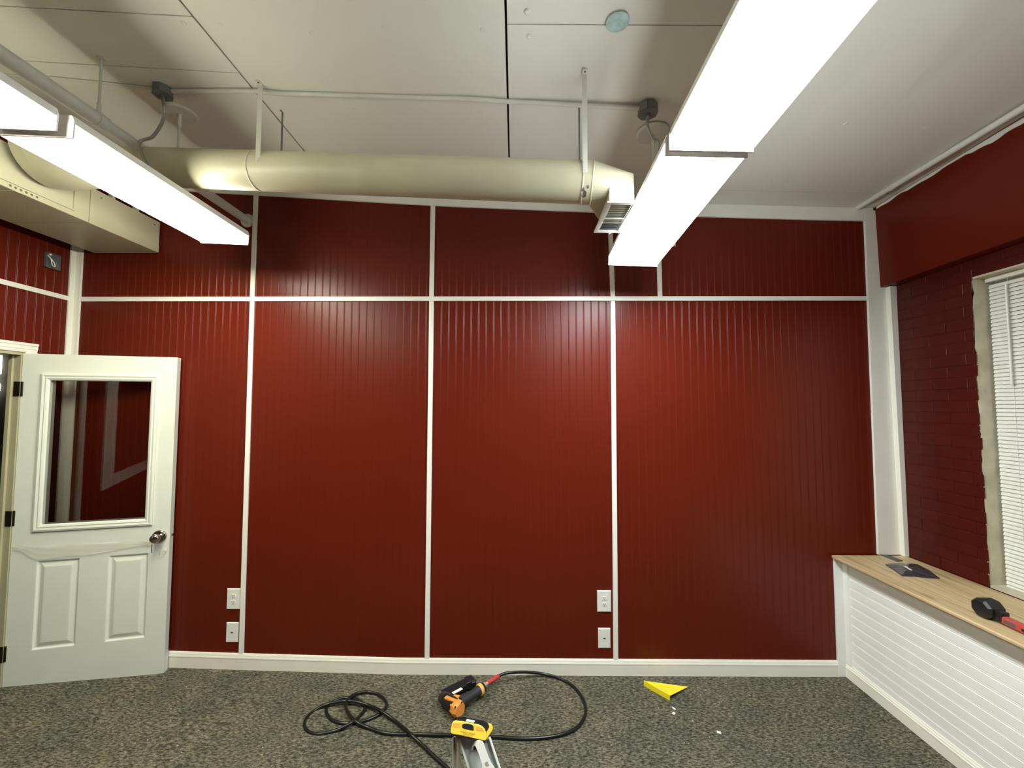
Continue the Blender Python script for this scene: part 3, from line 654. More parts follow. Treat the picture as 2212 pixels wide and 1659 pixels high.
# ---------------------------------------------------------------- WALL PLATES
def plate(x0, y0, x1, y1, kind, label):
    A = onY((x0+x1)/2, (y0+y1)/2, D); hw = (x1-x0)/2*D/F; hh = (y1-y0)/2*D/F*1.0
    o = thing('outlet_plate' if kind == 'o' else 'data_plate', (A.x, D, A.z-hh), label, 'outlet' if kind == 'o' else 'wall plate')
    b = MB(); b.sweep([A+Vector((sx*hw, -.0002-A.y+D, sz*hh)) for sx, sz in ((-1, -1), (1, -1), (1, 1), (-1, 1))], [A+Vector((sx*(hw-.005), -.006-A.y+D, sz*(hh-.005))) for sx, sz in ((-1, -1), (1, -1), (1, 1), (-1, 1))])
    b.build('cover', M['white'], o)
    if kind == 'o':
        for s in (.0195, -.0195):
            c = Vector((A.x, D-.006, A.z+s)); b = MB(); ring = [Vector((math.cos(t)*.0165, 0, max(-.0125, min(.0125, math.sin(t)*.0165)))) for t in [k*2*PI/20 for k in range(20)]]
            b.sweep([c+r_ for r_ in ring], [c+r_*.95+Vector((0, -.002, 0)) for r_ in ring]); rc = b.build('receptacle', M['white'], o)
            b = MB()
            for dx in (-.0063, .0063): b.box(c.x+dx-.0013, c.x+dx+.0013, c.y-.0026, c.y-.0019, c.z-.001, c.z+.0075)
            b.tube([c+Vector((0, -.0019, -.007)), c+Vector((0, -.0026, -.007))], .0025, 8); b.build('socket_slots', M['slot'], rc)
        b = MB(); b.tube([Vector((A.x, D-.0058, A.z)), Vector((A.x, D-.0072, A.z))], .003, 8); b.build('screw', M['white'], o)
    elif kind == 'd':
        b = MB(); b.box(A.x-.0075, A.x+.0075, D-.0068, D-.0058, A.z-.0035, A.z+.0035); b.build('data_jack', M['slot'], o)
        for s in (hh-.012, -hh+.012):
            b = MB(); b.tube([Vector((A.x, D-.0058, A.z+s)), Vector((A.x, D-.0072, A.z+s))], .003, 8); b.build('screw', M['white'], o)
plate(490.6, 1271.5, 519.6, 1314.8, 'o', 'white double outlet left of the left batten, above a data plate')
plate(489, 1344.7, 515.3, 1385.9, 'd', 'white single-jack data plate left of the left batten near the floor')
plate(1290.2, 1275.9, 1319.6, 1320.3, 'o', 'white double outlet left of the right batten, above a data plate')
plate(1292.4, 1357.4, 1318.2, 1398.4, 'd', 'white single-jack data plate left of the right batten near the floor')
plate(1432, 497, 1459.6, 533, 'b', 'white blank wall plate high on the wall half hidden by the right lamp')

# ---------------------------------------------------------------- CEILING LAMPS (wraparound fluorescents)
def lamp(far, near, W, roll, m, label, hh=.078, cap_far=True):
    far = Vector(far); near = Vector(near); ay = (far-near).normalized(); axx = Vector((1, 0, -roll)); axx = (axx-ay*axx.dot(ay)).normalized(); az = axx.cross(ay)
    if az.z < 0: az = -az
    o = thing('fluorescent_light', (far+near)/2, label, 'ceiling light', 'wraparound fluorescent ceiling lights in two rows')
    h = W/2; L = (far-near).length; q = lambda x, y, z: near+axx*x+ay*y+az*z
    b = MB(); pr = [(-h+.010, 0), (h-.010, 0), (h-.003, .004), (h, .012), (h-.002, .050), (-h+.002, .050), (-h, .012), (-h+.003, .004)]
    b.sweep([q(x, .006, z) for x, z in pr], [q(x, L-.006, z) for x, z in pr]); b.build('diffuser', m, o)
    b = MB(); pr = [(-h+.0, .050), (h-.0, .050), (h-.003, hh), (-h+.003, hh)]; b.sweep([q(x, .004, z) for x, z in pr], [q(x, L-.004, z) for x, z in pr]); b.build('housing', M['housing'], o)
    for y0_, y1_ in ((0, .006), (L-.006, L)):
        b = MB(); pr = [(-h-.002, -.003), (h+.002, -.003), (h+.002, .06), (h-.008, hh+.002), (-h+.008, hh+.002), (-h-.002, .06)]
        b.sweep([q(x, y0_, z) for x, z in pr], [q(x, y1_, z) for x, z in pr]); b.build('end_plate', M['endcap'], o)
    return o
YE = 2.40; g1 = onY(435, 523.7, YE); g2 = onY(536.3, 529.5, YE); LW = g2.x-g1.x; fc = (g1+g2)/2
rl = .045
LS = 0.98
nearL = Vector((fc.x, YE-LS, fc.z+.004)); L1 = lamp(fc, nearL, LW, rl, M['lampL'], 'lit fluorescent light in the left row, nearest the back wall')
c2 = onY(123.4, 279, 1.395); c2 = Vector((c2.x-LW/2, 1.395, c2.z)); n2 = c2+Vector((0, -LS, .003))
L2 = lamp(c2, n2, LW, rl, M['lampL'], 'lit fluorescent light at the upper left edge of the picture')
YE2 = 2.385; g1 = onY(1314.9, 571.2, YE2); g2 = onY(1418.4, 576.5, YE2); RW = g2.x-g1.x; fc2 = (g1+g2)/2
m1 = onY(1446.5, 326, 1.372); m2 = onY(1624.4, 327.7, 1.372); RW2 = m2.x-m1.x; nc = (m1+m2)/2
e1 = onY(1613, 336, 1.405); nearR = Vector((e1.x-RW/2, 1.405, max(e1.z, nc.z+.006)))
R1 = lamp(fc2, nearR, RW, rl, M['lampR'], 'lit fluorescent light in the right row, nearest the back wall')
dirn = Vector((.006, 1, -.062)).normalized(); n3 = nc-dirn*LS
R2 = lamp(nc, n3, RW2, .03, M['lampR'], 'lit fluorescent light in the right row, at the top edge of the picture')
# stems and canopies
def stem(px, py, par, lampN, lampF, sx):
    z = zc(sx, 2.05); p = onZ(px, py, z); p = onZ(px, py, zc(p.x, p.y)); zt = zc(p.x, p.y)
    b = MB(); b.tube([PT(p.x, p.y, zt+.002), PT(p.x, p.y, zt-.006), PT(p.x, p.y, zt-.012)], [.083, .083, .074], 36); b.build('canopy', M['cpaint'], par)
    t = (p.y-lampN.y)/(lampF.y-lampN.y); lz = lampN.z+(lampF.z-lampN.z)*t+.075
    b = MB(); b.tube([PT(p.x, p.y, zt-.01), PT(p.x, p.y, zt-.075), PT(p.x, p.y, zt-.076), PT(p.x, p.y, lz)], [.0095, .0095, .006, .006], 10); b.build('stem', M['cpaint'], par)
    return p, lz
pl, lzl = stem(388, 243, L1, nearL, fc, -1.67); pr_, lzr = stem(1410, 287, R1, nearR, fc2, .68)

# ceiling electrical boxes, flex cable, conduit
def ebox(px, py, cable, label, sx, s=1.0):
    p = onZ(px, py, zc(sx, 1.86)); z = zc(p.x, p.y); o = thing('ceiling_box', (p.x, p.y, z-.05), label, 'electrical box')
    b = MB(); n = 8; r = .046*s
    ring = lambda zz, rr: [PT(p.x+rr*math.cos(PI/8+k*PI/4), p.y+rr*math.sin(PI/8+k*PI/4), zz) for k in range(n)]
    b.sweep(ring(z+.001, r), ring(z-.038, r)); b.build('octagon_box', M['galv'], o, bevel=.002)
    b = MB(); b.sweep(ring(z-.038, r*1.04), ring(z-.0405, r*1.04)); b.build('cover_plate', M['galv'], o)
    b = MB(); b.tube([PT(p.x, p.y, z-.04), PT(p.x, p.y, z-.056)], .011, 10); b.build('cable_clamp', M['galv'], o)
    pts = spline([PT(p.x, p.y, z-.05)]+cable, 14); rr = [.0068+.0009*(k % 2) for k in range(len(pts))]
    b = MB(); b.tube(pts, rr, 10); b.build('flex_cable', M['flex'], o)
    return p, z
cabL = [onY(354, 232, 1.88), onY(351, 262, 1.90), onY(330, 295, 1.92), onY(300, 314, 1.90), onY(283, 327, 1.86)]
cabL[-1] = Vector((fc.x+.06, 1.86, fc.z+.076))
bL, zL = ebox(352, 192, cabL, 'grey round ceiling box with flexible cable above the left lamp', -1.6, .92)
bR, zR = ebox(1399, 228, [onY(1399, 275, 1.85), onY(1410, 300, 1.86), onY(1422, 318, 1.87), Vector((fc2.x-.05, 1.89, fc2.z+.125))], 'grey round ceiling box with flexible cable beside the right lamp', .6)
b = MB(); pts = []
cpx = [(388, 188.5), (560, 197), (600, 202), (1000, 213), (1100, 219), (1380, 227)]
pts = []
for a, c in cpx:
    q = onZ(a, c, zc(-.5, 1.9)); q = onZ(a, c, zc(q.x, q.y)-.011); pts.append(Vector((q.x, q.y, zc(q.x, q.y)-.0115)))
pts[0] = Vector((bL.x+.04, bL.y+.005, zc(bL.x+.04, 1.9)-.0115)); pts[-1] = Vector((bR.x-.042, bR.y+.0, zc(bR.x, 1.9)-.0115))
yavg = sum(p.y for p in pts)/len(pts)
b.tube(pts, .0105, 10); tag(b.build('conduit', M['cpaint']), 'thin painted conduit on the ceiling between the two grey boxes', 'conduit')
pts = []
for a, c in [(30, 169), (120, 171.5), (225, 176), (332, 181.5)]:
    q = onZ(a, c, zc(-2, 1.9)); pts.append(Vector((q.x, q.y, zc(q.x, q.y)-.006)))
pts[0] = Vector((XL+.01, pts[1].y, zc(XL, 1.9)-.006)); pts[-1] = Vector((bL.x-.04, pts[-1].y, zc(bL.x-.04, 1.9)-.006))
b = MB(); b.tube(pts, .0055, 8); tag(b.build('conduit', M['cpaint']), 'thin painted cable on the ceiling from the left wall to the left box', 'conduit')
# pipe along the right ceiling edge
pa = onY(1851, 450, D-.005); pb = onX(2212, 232, pa.x); zz = zc(pa.x, D)-.02
pipe = thing('ceiling_pipe', (pa.x, D, zz), 'thin white pipe along the ceiling edge beside the red beam', 'pipe')
dirp = (Vector((pa.x, pb.y, pb.z))-Vector((pa.x, D-.005, pa.z)))
en = Vector((pa.x, D-.014, pa.z))+dirp*(3.2/abs(dirp.y)); b = MB(); b.tube([Vector((pa.x, D-.014, pa.z)), en], .0165, 14); b.build('pipe_run', M['cpaint'], pipe)
q = onX(1918, 408, pa.x); t = (D-q.y)/abs(dirp.y); cq = Vector((pa.x, D-.014, pa.z))+dirp*t; b = MB(); b.tube([cq, cq+dirp.normalized()*.012], .020, 14); b.obox(cq+Vector((-.02, 0, .008)), (.012, 0, 0), (0, .006, 0), (0, 0, .003)); b.build('pipe_strap', M['cpaint'], pipe)

# ---------------------------------------------------------------- ROUND DUCT
dl = onY(560, 369.5, 1.965); dr = onY(1258, 394.5, 1.82); dd_ = (dr-dl); dl2 = dl+dd_*(-(dl.x+2.02)/dd_.x) if False else dl-dd_*((dl.x+2.0)/dd_.x)
duct = thing('air_duct', (0, 1.9, dr.z-.1), 'cream round air duct hanging under the ceiling with a floor-facing grille', 'duct')
R_ = .0905; ax_ = dd_.normalized()
b = MB(); b.tube([dl2, dr], R_, 48, cap=False); b.build('duct_run', M['duct'], duct)
def band(c, w_=.006, r=R_+.0025, name='seam_band', m=M['duct']):
    b = MB(); b.tube([c-ax_*w_, c-ax_*w_*.5, c+ax_*w_*.5, c+ax_*w_], [R_-.001, r, r, R_-.001], 48, cap=False); return b.build(name, m, duct)
band(dl); band(dr)
# end collar and boot
ce = dr+ax_*.04; b = MB(); b.tube([dr, ce], R_+.001, 48, cap=False); b.build('collar', M['duct'], duct); band(ce, .005)
xb0 = onY(1316, 415, 1.74).x; xb1 = onY(1369.5, 415, 1.74).x; zbt = onY(1340, 434, 1.74).z; ztp = onY(1370, 380.5, 1.76).z; zfl = onY(1316, 402, 1.74).z
yb0, yb1 = 1.74, 1.965
circ = []
a_ = ax_.orthogonal().normalized(); b_ = ax_.cross(a_)
for k in range(32): circ.append(ce+(a_*math.cos(k*PI/16)+b_*math.sin(k*PI/16))*R_)
hull(circ+[PT(xb0, yb0, zfl), PT(xb0, yb1, zbt+.02), PT(xb0, yb0, zfl-.002), PT(xb1, yb0, ztp), PT(xb1, yb1, ztp), PT(xb1, yb0, zfl-.03), PT(xb1, yb1, zfl-.03), PT(xb0, yb1, zfl)], 'transition', M['duct'], duct, bevel=.001)
b = MB(); b.box(xb0, xb1, yb0-.0015, yb1, zbt, ztp-.045); b.build('drop_box', M['duct'], duct, bevel=.0015)
gA = [onZ(*q, zbt-.004) for q in ((1309, 436), (1376, 436), (1345, 502), (1285, 501))]
gx0, gx1, gy0_, gy1_ = (gA[0].x+gA[3].x)/2, (gA[1].x+gA[2].x)/2, (gA[0].y+gA[1].y)/2, (gA[2].y+gA[3].y)/2
zg = zbt-.004; fr = .021
b = MB(); b.box(gx0, gx0+fr, gy0_, gy1_, zg-.004, zg+.004); b.box(gx1-fr, gx1, gy0_, gy1_, zg-.004, zg+.004); b.box(gx0+fr, gx1-fr, gy0_, gy0_+fr, zg-.004, zg+.004); b.box(gx0+fr, gx1-fr, gy1_-fr, gy1_, zg-.004, zg+.004)
b.box(gx0+fr, gx1-fr, (gy0_+gy1_)/2-.003, (gy0_+gy1_)/2+.003, zg-.004, zg+.004)
grl = b.build('grille_frame', M['cpaint'], duct, bevel=.0012)
sm = None; nl = 16; yy0 = gy0_+fr+.006; yy1 = gy1_-fr-.006
for k in range(nl):
    y = yy0+(yy1-yy0)*k/(nl-1)
    if sm is None:
        b = MB(); b.obox(PT((gx0+gx1)/2, y, zg+.003), ((gx1-gx0)/2-fr, 0, 0), (0, .0040, .0030), (0, -.0003, .0005)); sm = b.build('grille_louvre', M['louvre'], grl); y00 = y
    else: o = sm.copy(); C.objects.link(o); o.parent = grl; o.location = (0, y-y00, 0)
b = MB(); b.box(gx0+fr-.004, gx1-fr+.004, gy0_+fr-.004, gy1_-fr+.004, zg+.008, zg+.010); b.build('damper', M['slot'], grl)
b = MB(); b.tube([PT((gx0+gx1)/2+.01, gy1_-.01, zg-.003), PT((gx0+gx1)/2+.01, gy1_-.01, zg-.012)], .0035, 8); b.build('damper_lever', M['white'], grl)
# straps
def strap(px, ptop, pbot, Y, wd, name, m=M['cpaint']):
    A = onY(px, ptop, Y); zt = zc(A.x, Y); B = onY(px+3, pbot, Y); b = MB()
    b.box(A.x-wd/2, A.x+wd/2, Y-.0015, Y+.0015, B.z, zt); b.box(A.x-wd/2, A.x+wd/2, Y-.028, Y+.0015, zt-.003, zt)
    b.tube([PT(A.x, Y-.0012, B.z+.012), PT(A.x, Y-.004, B.z+.012)], .003, 8)
    b.tube([PT(A.x, Y-.017, zt-.003), PT(A.x, Y-.017, zt-.006)], .004, 8, mi=1)
    return b.build(name, [m, M['chip']], duct)
strap(563, 172, 352, dl.y-R_-.003, .022, 'front_strap'); strap(1262.5, 184, 373, dr.y-R_-.003, .021, 'front_strap')
def rstrap(px, ptop, Y, Zb):
    A = onY(px, ptop, Y); zt = zc(A.x, Y); b = MB(); b.box(A.x-.004, A.x+.004, Y-.0015, Y+.0015, Zb, zt); b.box(A.x-.004, A.x+.004, Y-.02, Y+.0015, zt-.003, zt); b.build('rear_strap', M['galv'], duct)
rstrap(611, 226, dl.y+R_+.003, dl.z-.01); rstrap(1251, 240, dr.y+R_+.003, dr.z-.01)
# chipped paint on the collar
for pc in ([(1256, 410), (1261, 404), (1263, 411), (1267, 414), (1266, 424), (1259, 427), (1255, 421)], [(1268, 401), (1272, 400), (1272, 406), (1269, 407)]):
    b = MB(); pts = []
    for a, c in pc:
        best = None; d = ray(a, c)
        # meet the cylinder surface
        lo = 1.6
        for k in range(400):
            q = EYE+d*((lo+k*.001)/d.y); w_ = q-dr; r = (w_-ax_*w_.dot(ax_)).length
            if r <= R_+.004: best = q; break
        pts.append(best if best else EYE+d*(1.75/d.y))
    b.prism(pts, (0, .003, 0)); b.build('paint_chip', M['chip'], duct)
# flared end against the sheet-metal box
ec = PT(-2.395, 2.05, dl2.z+.075)
cir = lambda c, r, ax: [c+Vector((0, math.cos(k*PI/20)*r, math.sin(k*PI/20)*r)) for k in range(40)]
c0 = dl2; c1 = PT(-2.22, 2.04, dl2.z+.055); c2_ = PT(-2.33, 2.05, dl2.z+.065)
rings = [cir(c0, R_, 0), cir(c1, .155, 0), cir(c2_, .165, 0), cir(ec, .168, 0)]
v = [q for r_ in rings for q in r_]; f = []
for i in range(3):
    for k in range(40): k2 = (k+1) % 40; f.append((i*40+k, i*40+k2, (i+1)*40+k2, (i+1)*40+k))
b = MB(); b.add(v, f, True); b.build('flared_end', M['duct'], duct)
b = MB(); b.tube([ec+Vector((.055, 0, 0)), ec+Vector((.06, 0, 0)), ec+Vector((.066, 0, 0))], [.167, .173, .167], 40, cap=False); b.build('flare_bead', M['duct'], duct)

# ---------------------------------------------------------------- RECTANGULAR SHEET METAL TRUNK
tx1 = onY(341.5, 545, D-.02).x; tx0 = onY(200, 545, D-.02).x; tz0 = onY(341.5, 545.5, D-.02).z; tz1 = onY(345, 480, D-.02).z
trk = thing('duct_trunk', (-2.6, 1.4, tz0), 'cream rectangular sheet-metal trunk duct under the ceiling at left', 'duct')
yj = onX(196, 420, tx1).y
b = MB(); b.box(tx0, tx1, yj+.002, D-.014, tz0, tz1); b.build('trunk_section', M['duct'], trk, bevel=.003)
b = MB(); b.box(tx0, tx1+.001, .3, yj-.002, tz0, tz1+.004); b.build('trunk_section', M['duct'], trk, bevel=.003)
b = MB(); b.box(tx0+.01, tx1-.008, yj-.004, yj+.004, tz0+.008, tz1-.008); b.build('joint_gasket', M['gap'], trk)
b = MB(); pz = [tz0+.028, tz1-.002]; b.box(tx1, tx1+.010, 1.75, 2.235, pz[0], pz[0]+.010); b.box(tx1, tx1+.010, 2.225, 2.235, pz[0]+.010, pz[1]); b.box(tx1, tx1+.010, 1.75, 1.76, pz[0]+.010, pz[1]); b.build('flange_frame', M['duct'], trk, bevel=.002)
for k in range(6):
    q = onX(22+k*11.5, 397+k*5.6, tx1); b = MB(); b.tube([PT(tx1-.001, q.y, tz0+.016), PT(tx1+.0015, q.y, tz0+.016)], .006, 8); b.build('punched_hole', M['chip'], trk)
for k, yy in enumerate((D-.06, yj+.06)):
    b = MB(); b.tube([PT(tx1, yy, tz1-.035), PT(tx1+.004, yy, tz1-.035)], .004, 8); b.build('screw', M['galv'], trk)
for yy in (yj-.35, yj-.75): 
    b = MB(); b.box(tx0-.01, tx0-.001, yy-.012, yy+.012, tz0-.003, zc(tx0, yy)-.001); b.box(tx0-.01, tx1+.008, yy-.012, yy+.012, tz0-.004, tz0-.001); b.build('hanger_strap', M['duct'], trk)
for yy in (2.62, 2.46):
    b = MB(); b.box(tx1-.03, tx1-.006, yy-.01, yy+.01, tz1-.002, zc(tx1, yy)-.001); b.build('hanger_strap', M['duct'], trk)

# ---------------------------------------------------------------- SPRINKLER-LIKE PIPE TO THE BACK WALL
pw = onY(531, 474, D-.02); pwy = Vector((pw.x, D-.012, pw.z))
pn = onY(3, 112, pw.x*-900/1109.); s0 = Vector((pw.x, 0, 0))
qn = onX(3, 118, pw.x); zs = (qn.z-pw.z)/(pw.y-qn.y)
hp = thing('heating_pipe', (pw.x, D, pw.z), 'white painted pipe running from the left lamp into the back wall', 'pipe')
pf = lambda y: Vector((pw.x, y, pw.z+zs*(pw.y-y)))
yc = onX(222, 262, pw.x).y
b = MB(); b.tube([pf(D-.004), pf(yc)], .0265, 20); b.tube([pf(yc), pf(.2)], .0300, 20); b.build('pipe_run', M['pipe'], hp)
b = MB(); b.tube([pf(yc+.01), pf(yc-.035)], .0335, 20); b.build('coupling', M['pipe'], hp)
b = MB(); b.tube([pf(D-.0005), pf(D-.004), pf(D-.009)], [.047, .047, .038], 28); b.build('wall_flange', M['pipe'], hp)
b = MB(); q = pf(yc-.02); b.tube([q+Vector((0, 0, .03)), Vector((q.x, q.y, zc(q.x, q.y)))], .005, 8); b.tube([Vector((q.x, q.y, zc(q.x, q.y))), Vector((q.x, q.y, zc(q.x, q.y)-.006))], .018, 14); b.tube([q+Vector((0, 0, .03)), q+Vector((0, 0, .075))], .0085, 8); b.build('hanger_rod', M['pipe'], hp)

# ---------------------------------------------------------------- AIR HOSE
def fzp(px, py, h=.009): 
    q = onZ(px, py, h); return Vector((q.x, q.y, h+zf(q.x)))
hpx = [(1076, 1461, .05), (1090, 1455, .058), (1110, 1452.5, .055), (1140, 1452, .04), (1175, 1456, .02), (1210, 1466, .009), (1240, 1484, .009), (1260, 1512, .009), (1265, 1540, .009), (1250, 1568, .009), (1222, 1584, .009), (1180, 1593, .009), (1130, 1595.5, .009), (1070, 1592, .009), (1000, 1588, .009), (940, 1587, .012)]
def c2p(x, y, h=.009): return (640+x/6.144, 1430+y/6.144, h)
hpx += [c2p(1550, 958, .009), c2p(1350, 958), c2p(1150, 938), c2p(950, 870), c2p(790, 790, .026), c2p(690, 680, .026), c2p(655, 580, .03), c2p(690, 490, .03), c2p(800, 418, .02), c2p(950, 398, .012), c2p(1090, 432), c2p(1180, 510), c2p(1195, 590), c2p(1120, 680, .009), c2p(980, 755), c2p(800, 802, .009), c2p(620, 815), c2p(480, 775), c2p(405, 690), c2p(410, 600, .009), c2p(500, 520), c2p(640, 478, .009), c2p(780, 490), c2p(890, 555, .009), c2p(910, 630), c2p(850, 710), c2p(760, 785, .026), c2p(640, 860, .02), c2p(480, 925), c2p(300, 955), c2p(160, 925), c2p(108, 840), c2p(140, 740), c2p(250, 640), c2p(420, 560, .026), c2p(640, 520, .026), c2p(820, 535, .026), c2p(980, 585, .02), c2p(1130, 655, .026), c2p(1300, 775, .012), c2p(1450, 895, .02), c2p(1530, 970, .026), c2p(1650, 1080, .014), c2p(1850, 1270), c2p(2050, 1450), c2p(2400, 1760), c2p(2700, 2100)]
hose = thing('air_hose', onZ(900, 1560, 0), 'black rubber air hose looped on the carpet, joined to the nail gun', 'hose')
pts = spline([onZ(*q) for q in hpx], 7); b = MB(); b.tube(pts, .0088, 12); b.build('hose_tube', M['black'], hose)
s1 = onZ(1076.5, 1460.5, .05); s0_ = onZ(1053, 1476, .055); b = MB(); b.tube([s0_, s0_.lerp(s1, .5), s1], .0125, 14); b.build('red_sleeve', M['rsleeve'], hose)['label'] = 'red rubber sleeve'
s2 = onZ(1044, 1481.5, .056); b = MB(); b.tube([s0_, s0_.lerp(s2, .45), s0_.lerp(s2, .5), s2], [.0095, .0095, .012, .012], 10); b.build('brass_fitting', M['brass'], hose)['label'] = 'brass coupling'

# ---------------------------------------------------------------- NAIL GUN
ng = thing('nail_gun', onZ(985, 1520, 0), 'black and orange nail gun lying on the carpet near the back wall', 'nail gun')
def beam(a, c, hw, hh, name, m, bev=.004, par=ng, upv=Vector((0, 0, 1))):
    d = (c-a); sd_ = d.cross(upv).normalized(); u_ = sd_.cross(d).normalized(); b = MB(); b.obox((a+c)/2, d/2, sd_*hw, u_*hh); return b.build(name, m, par, bevel=bev)
def gp(x, y, h): return onZ(940+x/14.75, 1450+y/14.75, h)
mg = beam(gp(270, 760, .036), gp(1130, 320, .036), .031, .015, 'magazine', M['blackp'])
rail0, rail1 = gp(560, 730, .026), gp(960, 560, .026); beam(rail0, rail1, .004, .006, 'magazine_rail', M['galv'], .001)
# sticker on the magazine
mA, mB = gp(270, 760, .036), gp(1130, 320, .036); md = (mB-mA).normalized(); msd = md.cross(Vector((0, 0, 1))).normalized(); mu = msd.cross(md)
b = MB(); ca, cb_ = gp(555, 705, .0525), gp(855, 545, .0525); b.obox((ca+cb_)/2, (cb_-ca)/2, msd*.010, mu*.0006); b.build('label_plate', M['sticker'], mg)
b = MB(); 
for x_, y_ in ((1050, 365), (1215, 350)):
    q = gp(x_, y_, .058); b.obox(q, md*.012, msd*.005, mu*.003)
b.build('magazine_latch', M['nickel'], mg, bevel=.001)
beam(gp(1000, 390, .036), gp(1230, 300, .034), .034, .024, 'magazine_end', M['blackp'], .008)
# body barrel from nose to cap
nb, ncap = gp(240, 820, .040), gp(660, 1150, .052)
b = MB(); b.tube([gp(170, 790, .030), gp(215, 815, .034), nb, nb.lerp(ncap, .35), ncap], [.010, .018, .029, .037, .040], 18); b.build('body', M['blackp'], ng)
b = MB(); b.tube([gp(95, 795, .022), gp(180, 800, .030)], [.004, .009], 8); b.build('nose', M['nickel'], ng)
# orange top rails and cap
beam(gp(330, 830, .078), gp(740, 1000, .088), .012, .006, 'orange_guard', M['orange'], .003)
beam(gp(560, 860, .060), gp(770, 880, .062), .016, .014, 'trigger_guard', M['orange'], .006)
cd = (ncap-nb).normalized(); ctr = ncap+cd*.012; oa = cd.orthogonal().normalized(); ob = cd.cross(oa)
pts = []
for t_, r in ((-.022, .041), (.012, .043), (.030, .033)):
    for k in range(8): pts.append(ctr+cd*t_+(oa*math.cos(k*PI/4+.3)+ob*math.sin(k*PI/4+.3))*r)
cap = hull(pts, 'end_cap', M['orange'], ng, bevel=.003)
b = MB()
for k in (0, 3): 
    q = ctr+(oa*math.cos(k*PI/4+.7)+ob*math.sin(k*PI/4+.7))*.040; b.tube([q, q+(q-ctr).normalized()*.004], .004, 8)
for x_, y_ in ((850, 995), (645, 1140)):
    q = gp(x_, y_, .094 if x_ > 800 else .085); b.tube([q-Vector((0, .004, -.002)), q], .005, 8)
b.build('cap_bolt', M['blackp'], cap)
# handle
h_a, h_b = gp(800, 1010, .050), gp(1430, 590, .052)
b = MB(); b.tube([h_a, h_a.lerp(h_b, .3), h_a.lerp(h_b, .65), h_b], [.029, .024, .023, .029], 18); b.build('handle', M['grip'], ng)
hd = (h_b-h_a).normalized(); b = MB(); b.tube([h_b-hd*.010, h_b-hd*.004, h_b+hd*.008, h_b+hd*.012], [.0285, .0325, .0325, .030], 20); b.build('handle_ring', M['amber'], ng)['label'] = 'amber ring'
b = MB(); b.tube([h_b+hd*.012, h_b+hd*.026, h_b+hd*.032], [.030, .028, .013], 18); b.build('handle_end', M['blackp'], ng)

# ---------------------------------------------------------------- YELLOW SQUARE
A_, B_, C_ = onZ(1391, 1470.5, .031), onZ(1447, 1502.5, .031), onZ(1486.4, 1483.4, .008)
sq = thing('speed_square', Vector((A_.x, A_.y, 0)), 'small yellow plastic carpenter square lying on the carpet', 'square')
b = MB(); nrm = (B_-A_).cross(C_-A_).normalized(); nrm = nrm if nrm.z > 0 else -nrm; b.prism([A_, B_, C_], -nrm*.003); b.build('triangle_plate', M['sqyel'], sq)
o_ = (B_-A_).normalized().cross(Vector((0, 0, 1))).normalized()
mid = (A_+B_)/2; hv = (B_-A_)/2
b = MB(); b.obox(Vector((mid.x, mid.y, .0175)), Vector((hv.x, hv.y, 0)), o_*.0022, (0, 0, .0165)); b.build('fence', M['sqyel'], sq, bevel=.001)
s1a = onZ(1360+515/9.217, 1440+383/9.217, .028); s1b = onZ(1360+940/9.217, 1440+430/9.217, .017)
def ptri(px, py): 
    d = ray(px, py); t = (A_-EYE).dot(nrm)/d.dot(nrm); return EYE+d*t
for (xa, ya, xb_, yb_) in ((515, 383, 940, 430), (600, 425, 765, 515)):
    qa, qb = ptri(1360+xa/9.217, 1440+ya/9.217), ptri(1360+xb_/9.217, 1440+yb_/9.217); d = qb-qa; sd_ = d.cross(nrm).normalized(); b = MB(); b.obox((qa+qb)/2+nrm*.0002, d/2, sd_*.002, nrm*.0004); b.build('scale_slot', M['amber'], sq)

# ---------------------------------------------------------------- SCRAPS
for i, (px, py, l, w_, a, lab) in enumerate([(1456, 1530.5, .010, .004, -1.0, 'white paper sliver, nearest the yellow square'), (1455.5, 1541, .008, .007, .6, 'square white scrap just below the white sliver'), (1553, 1582, .010, .0075, -.4, 'white paper scrap alone on the carpet, towards the bench')]):
    q = onZ(px, py, .003); b = MB(); b.obox(q, (math.cos(a)*l, math.sin(a)*l, 0), (-math.sin(a)*w_, math.cos(a)*w_, 0), (0, 0, .002)); tag(b.build('paper_scrap', M['paper'], bevel=.0006, seg=1), lab, 'scrap', 'white scraps on the carpet')
b = MB()
for k in range(55):
    px, py = random.uniform(20, 1750), random.uniform(1470, 1640); q = onZ(px, py, .002); a = random.uniform(0, PI); l = random.uniform(.0015, .0035)
    if q.y > D-.03 or (600 < px < 1300): continue
    q.z = zf(q.x)+.0015; b.obox(q, (math.cos(a)*l, math.sin(a)*l, 0), (-math.sin(a)*.0016, math.cos(a)*.0016, 0), (0, 0, .001))
dbs = b.build('carpet_debris', M['plaster']); tag(dbs, 'tiny pale crumbs and fibres scattered over the carpet', 'debris'); dbs['kind'] = 'stuff'

# ---------------------------------------------------------------- WHITE FOLDING STEP LADDER in the foreground, tool on top
YT = 1.2; T0 = onY(992, 1594, YT); T1 = onY(1057, 1594, YT); zt_ = T0.z
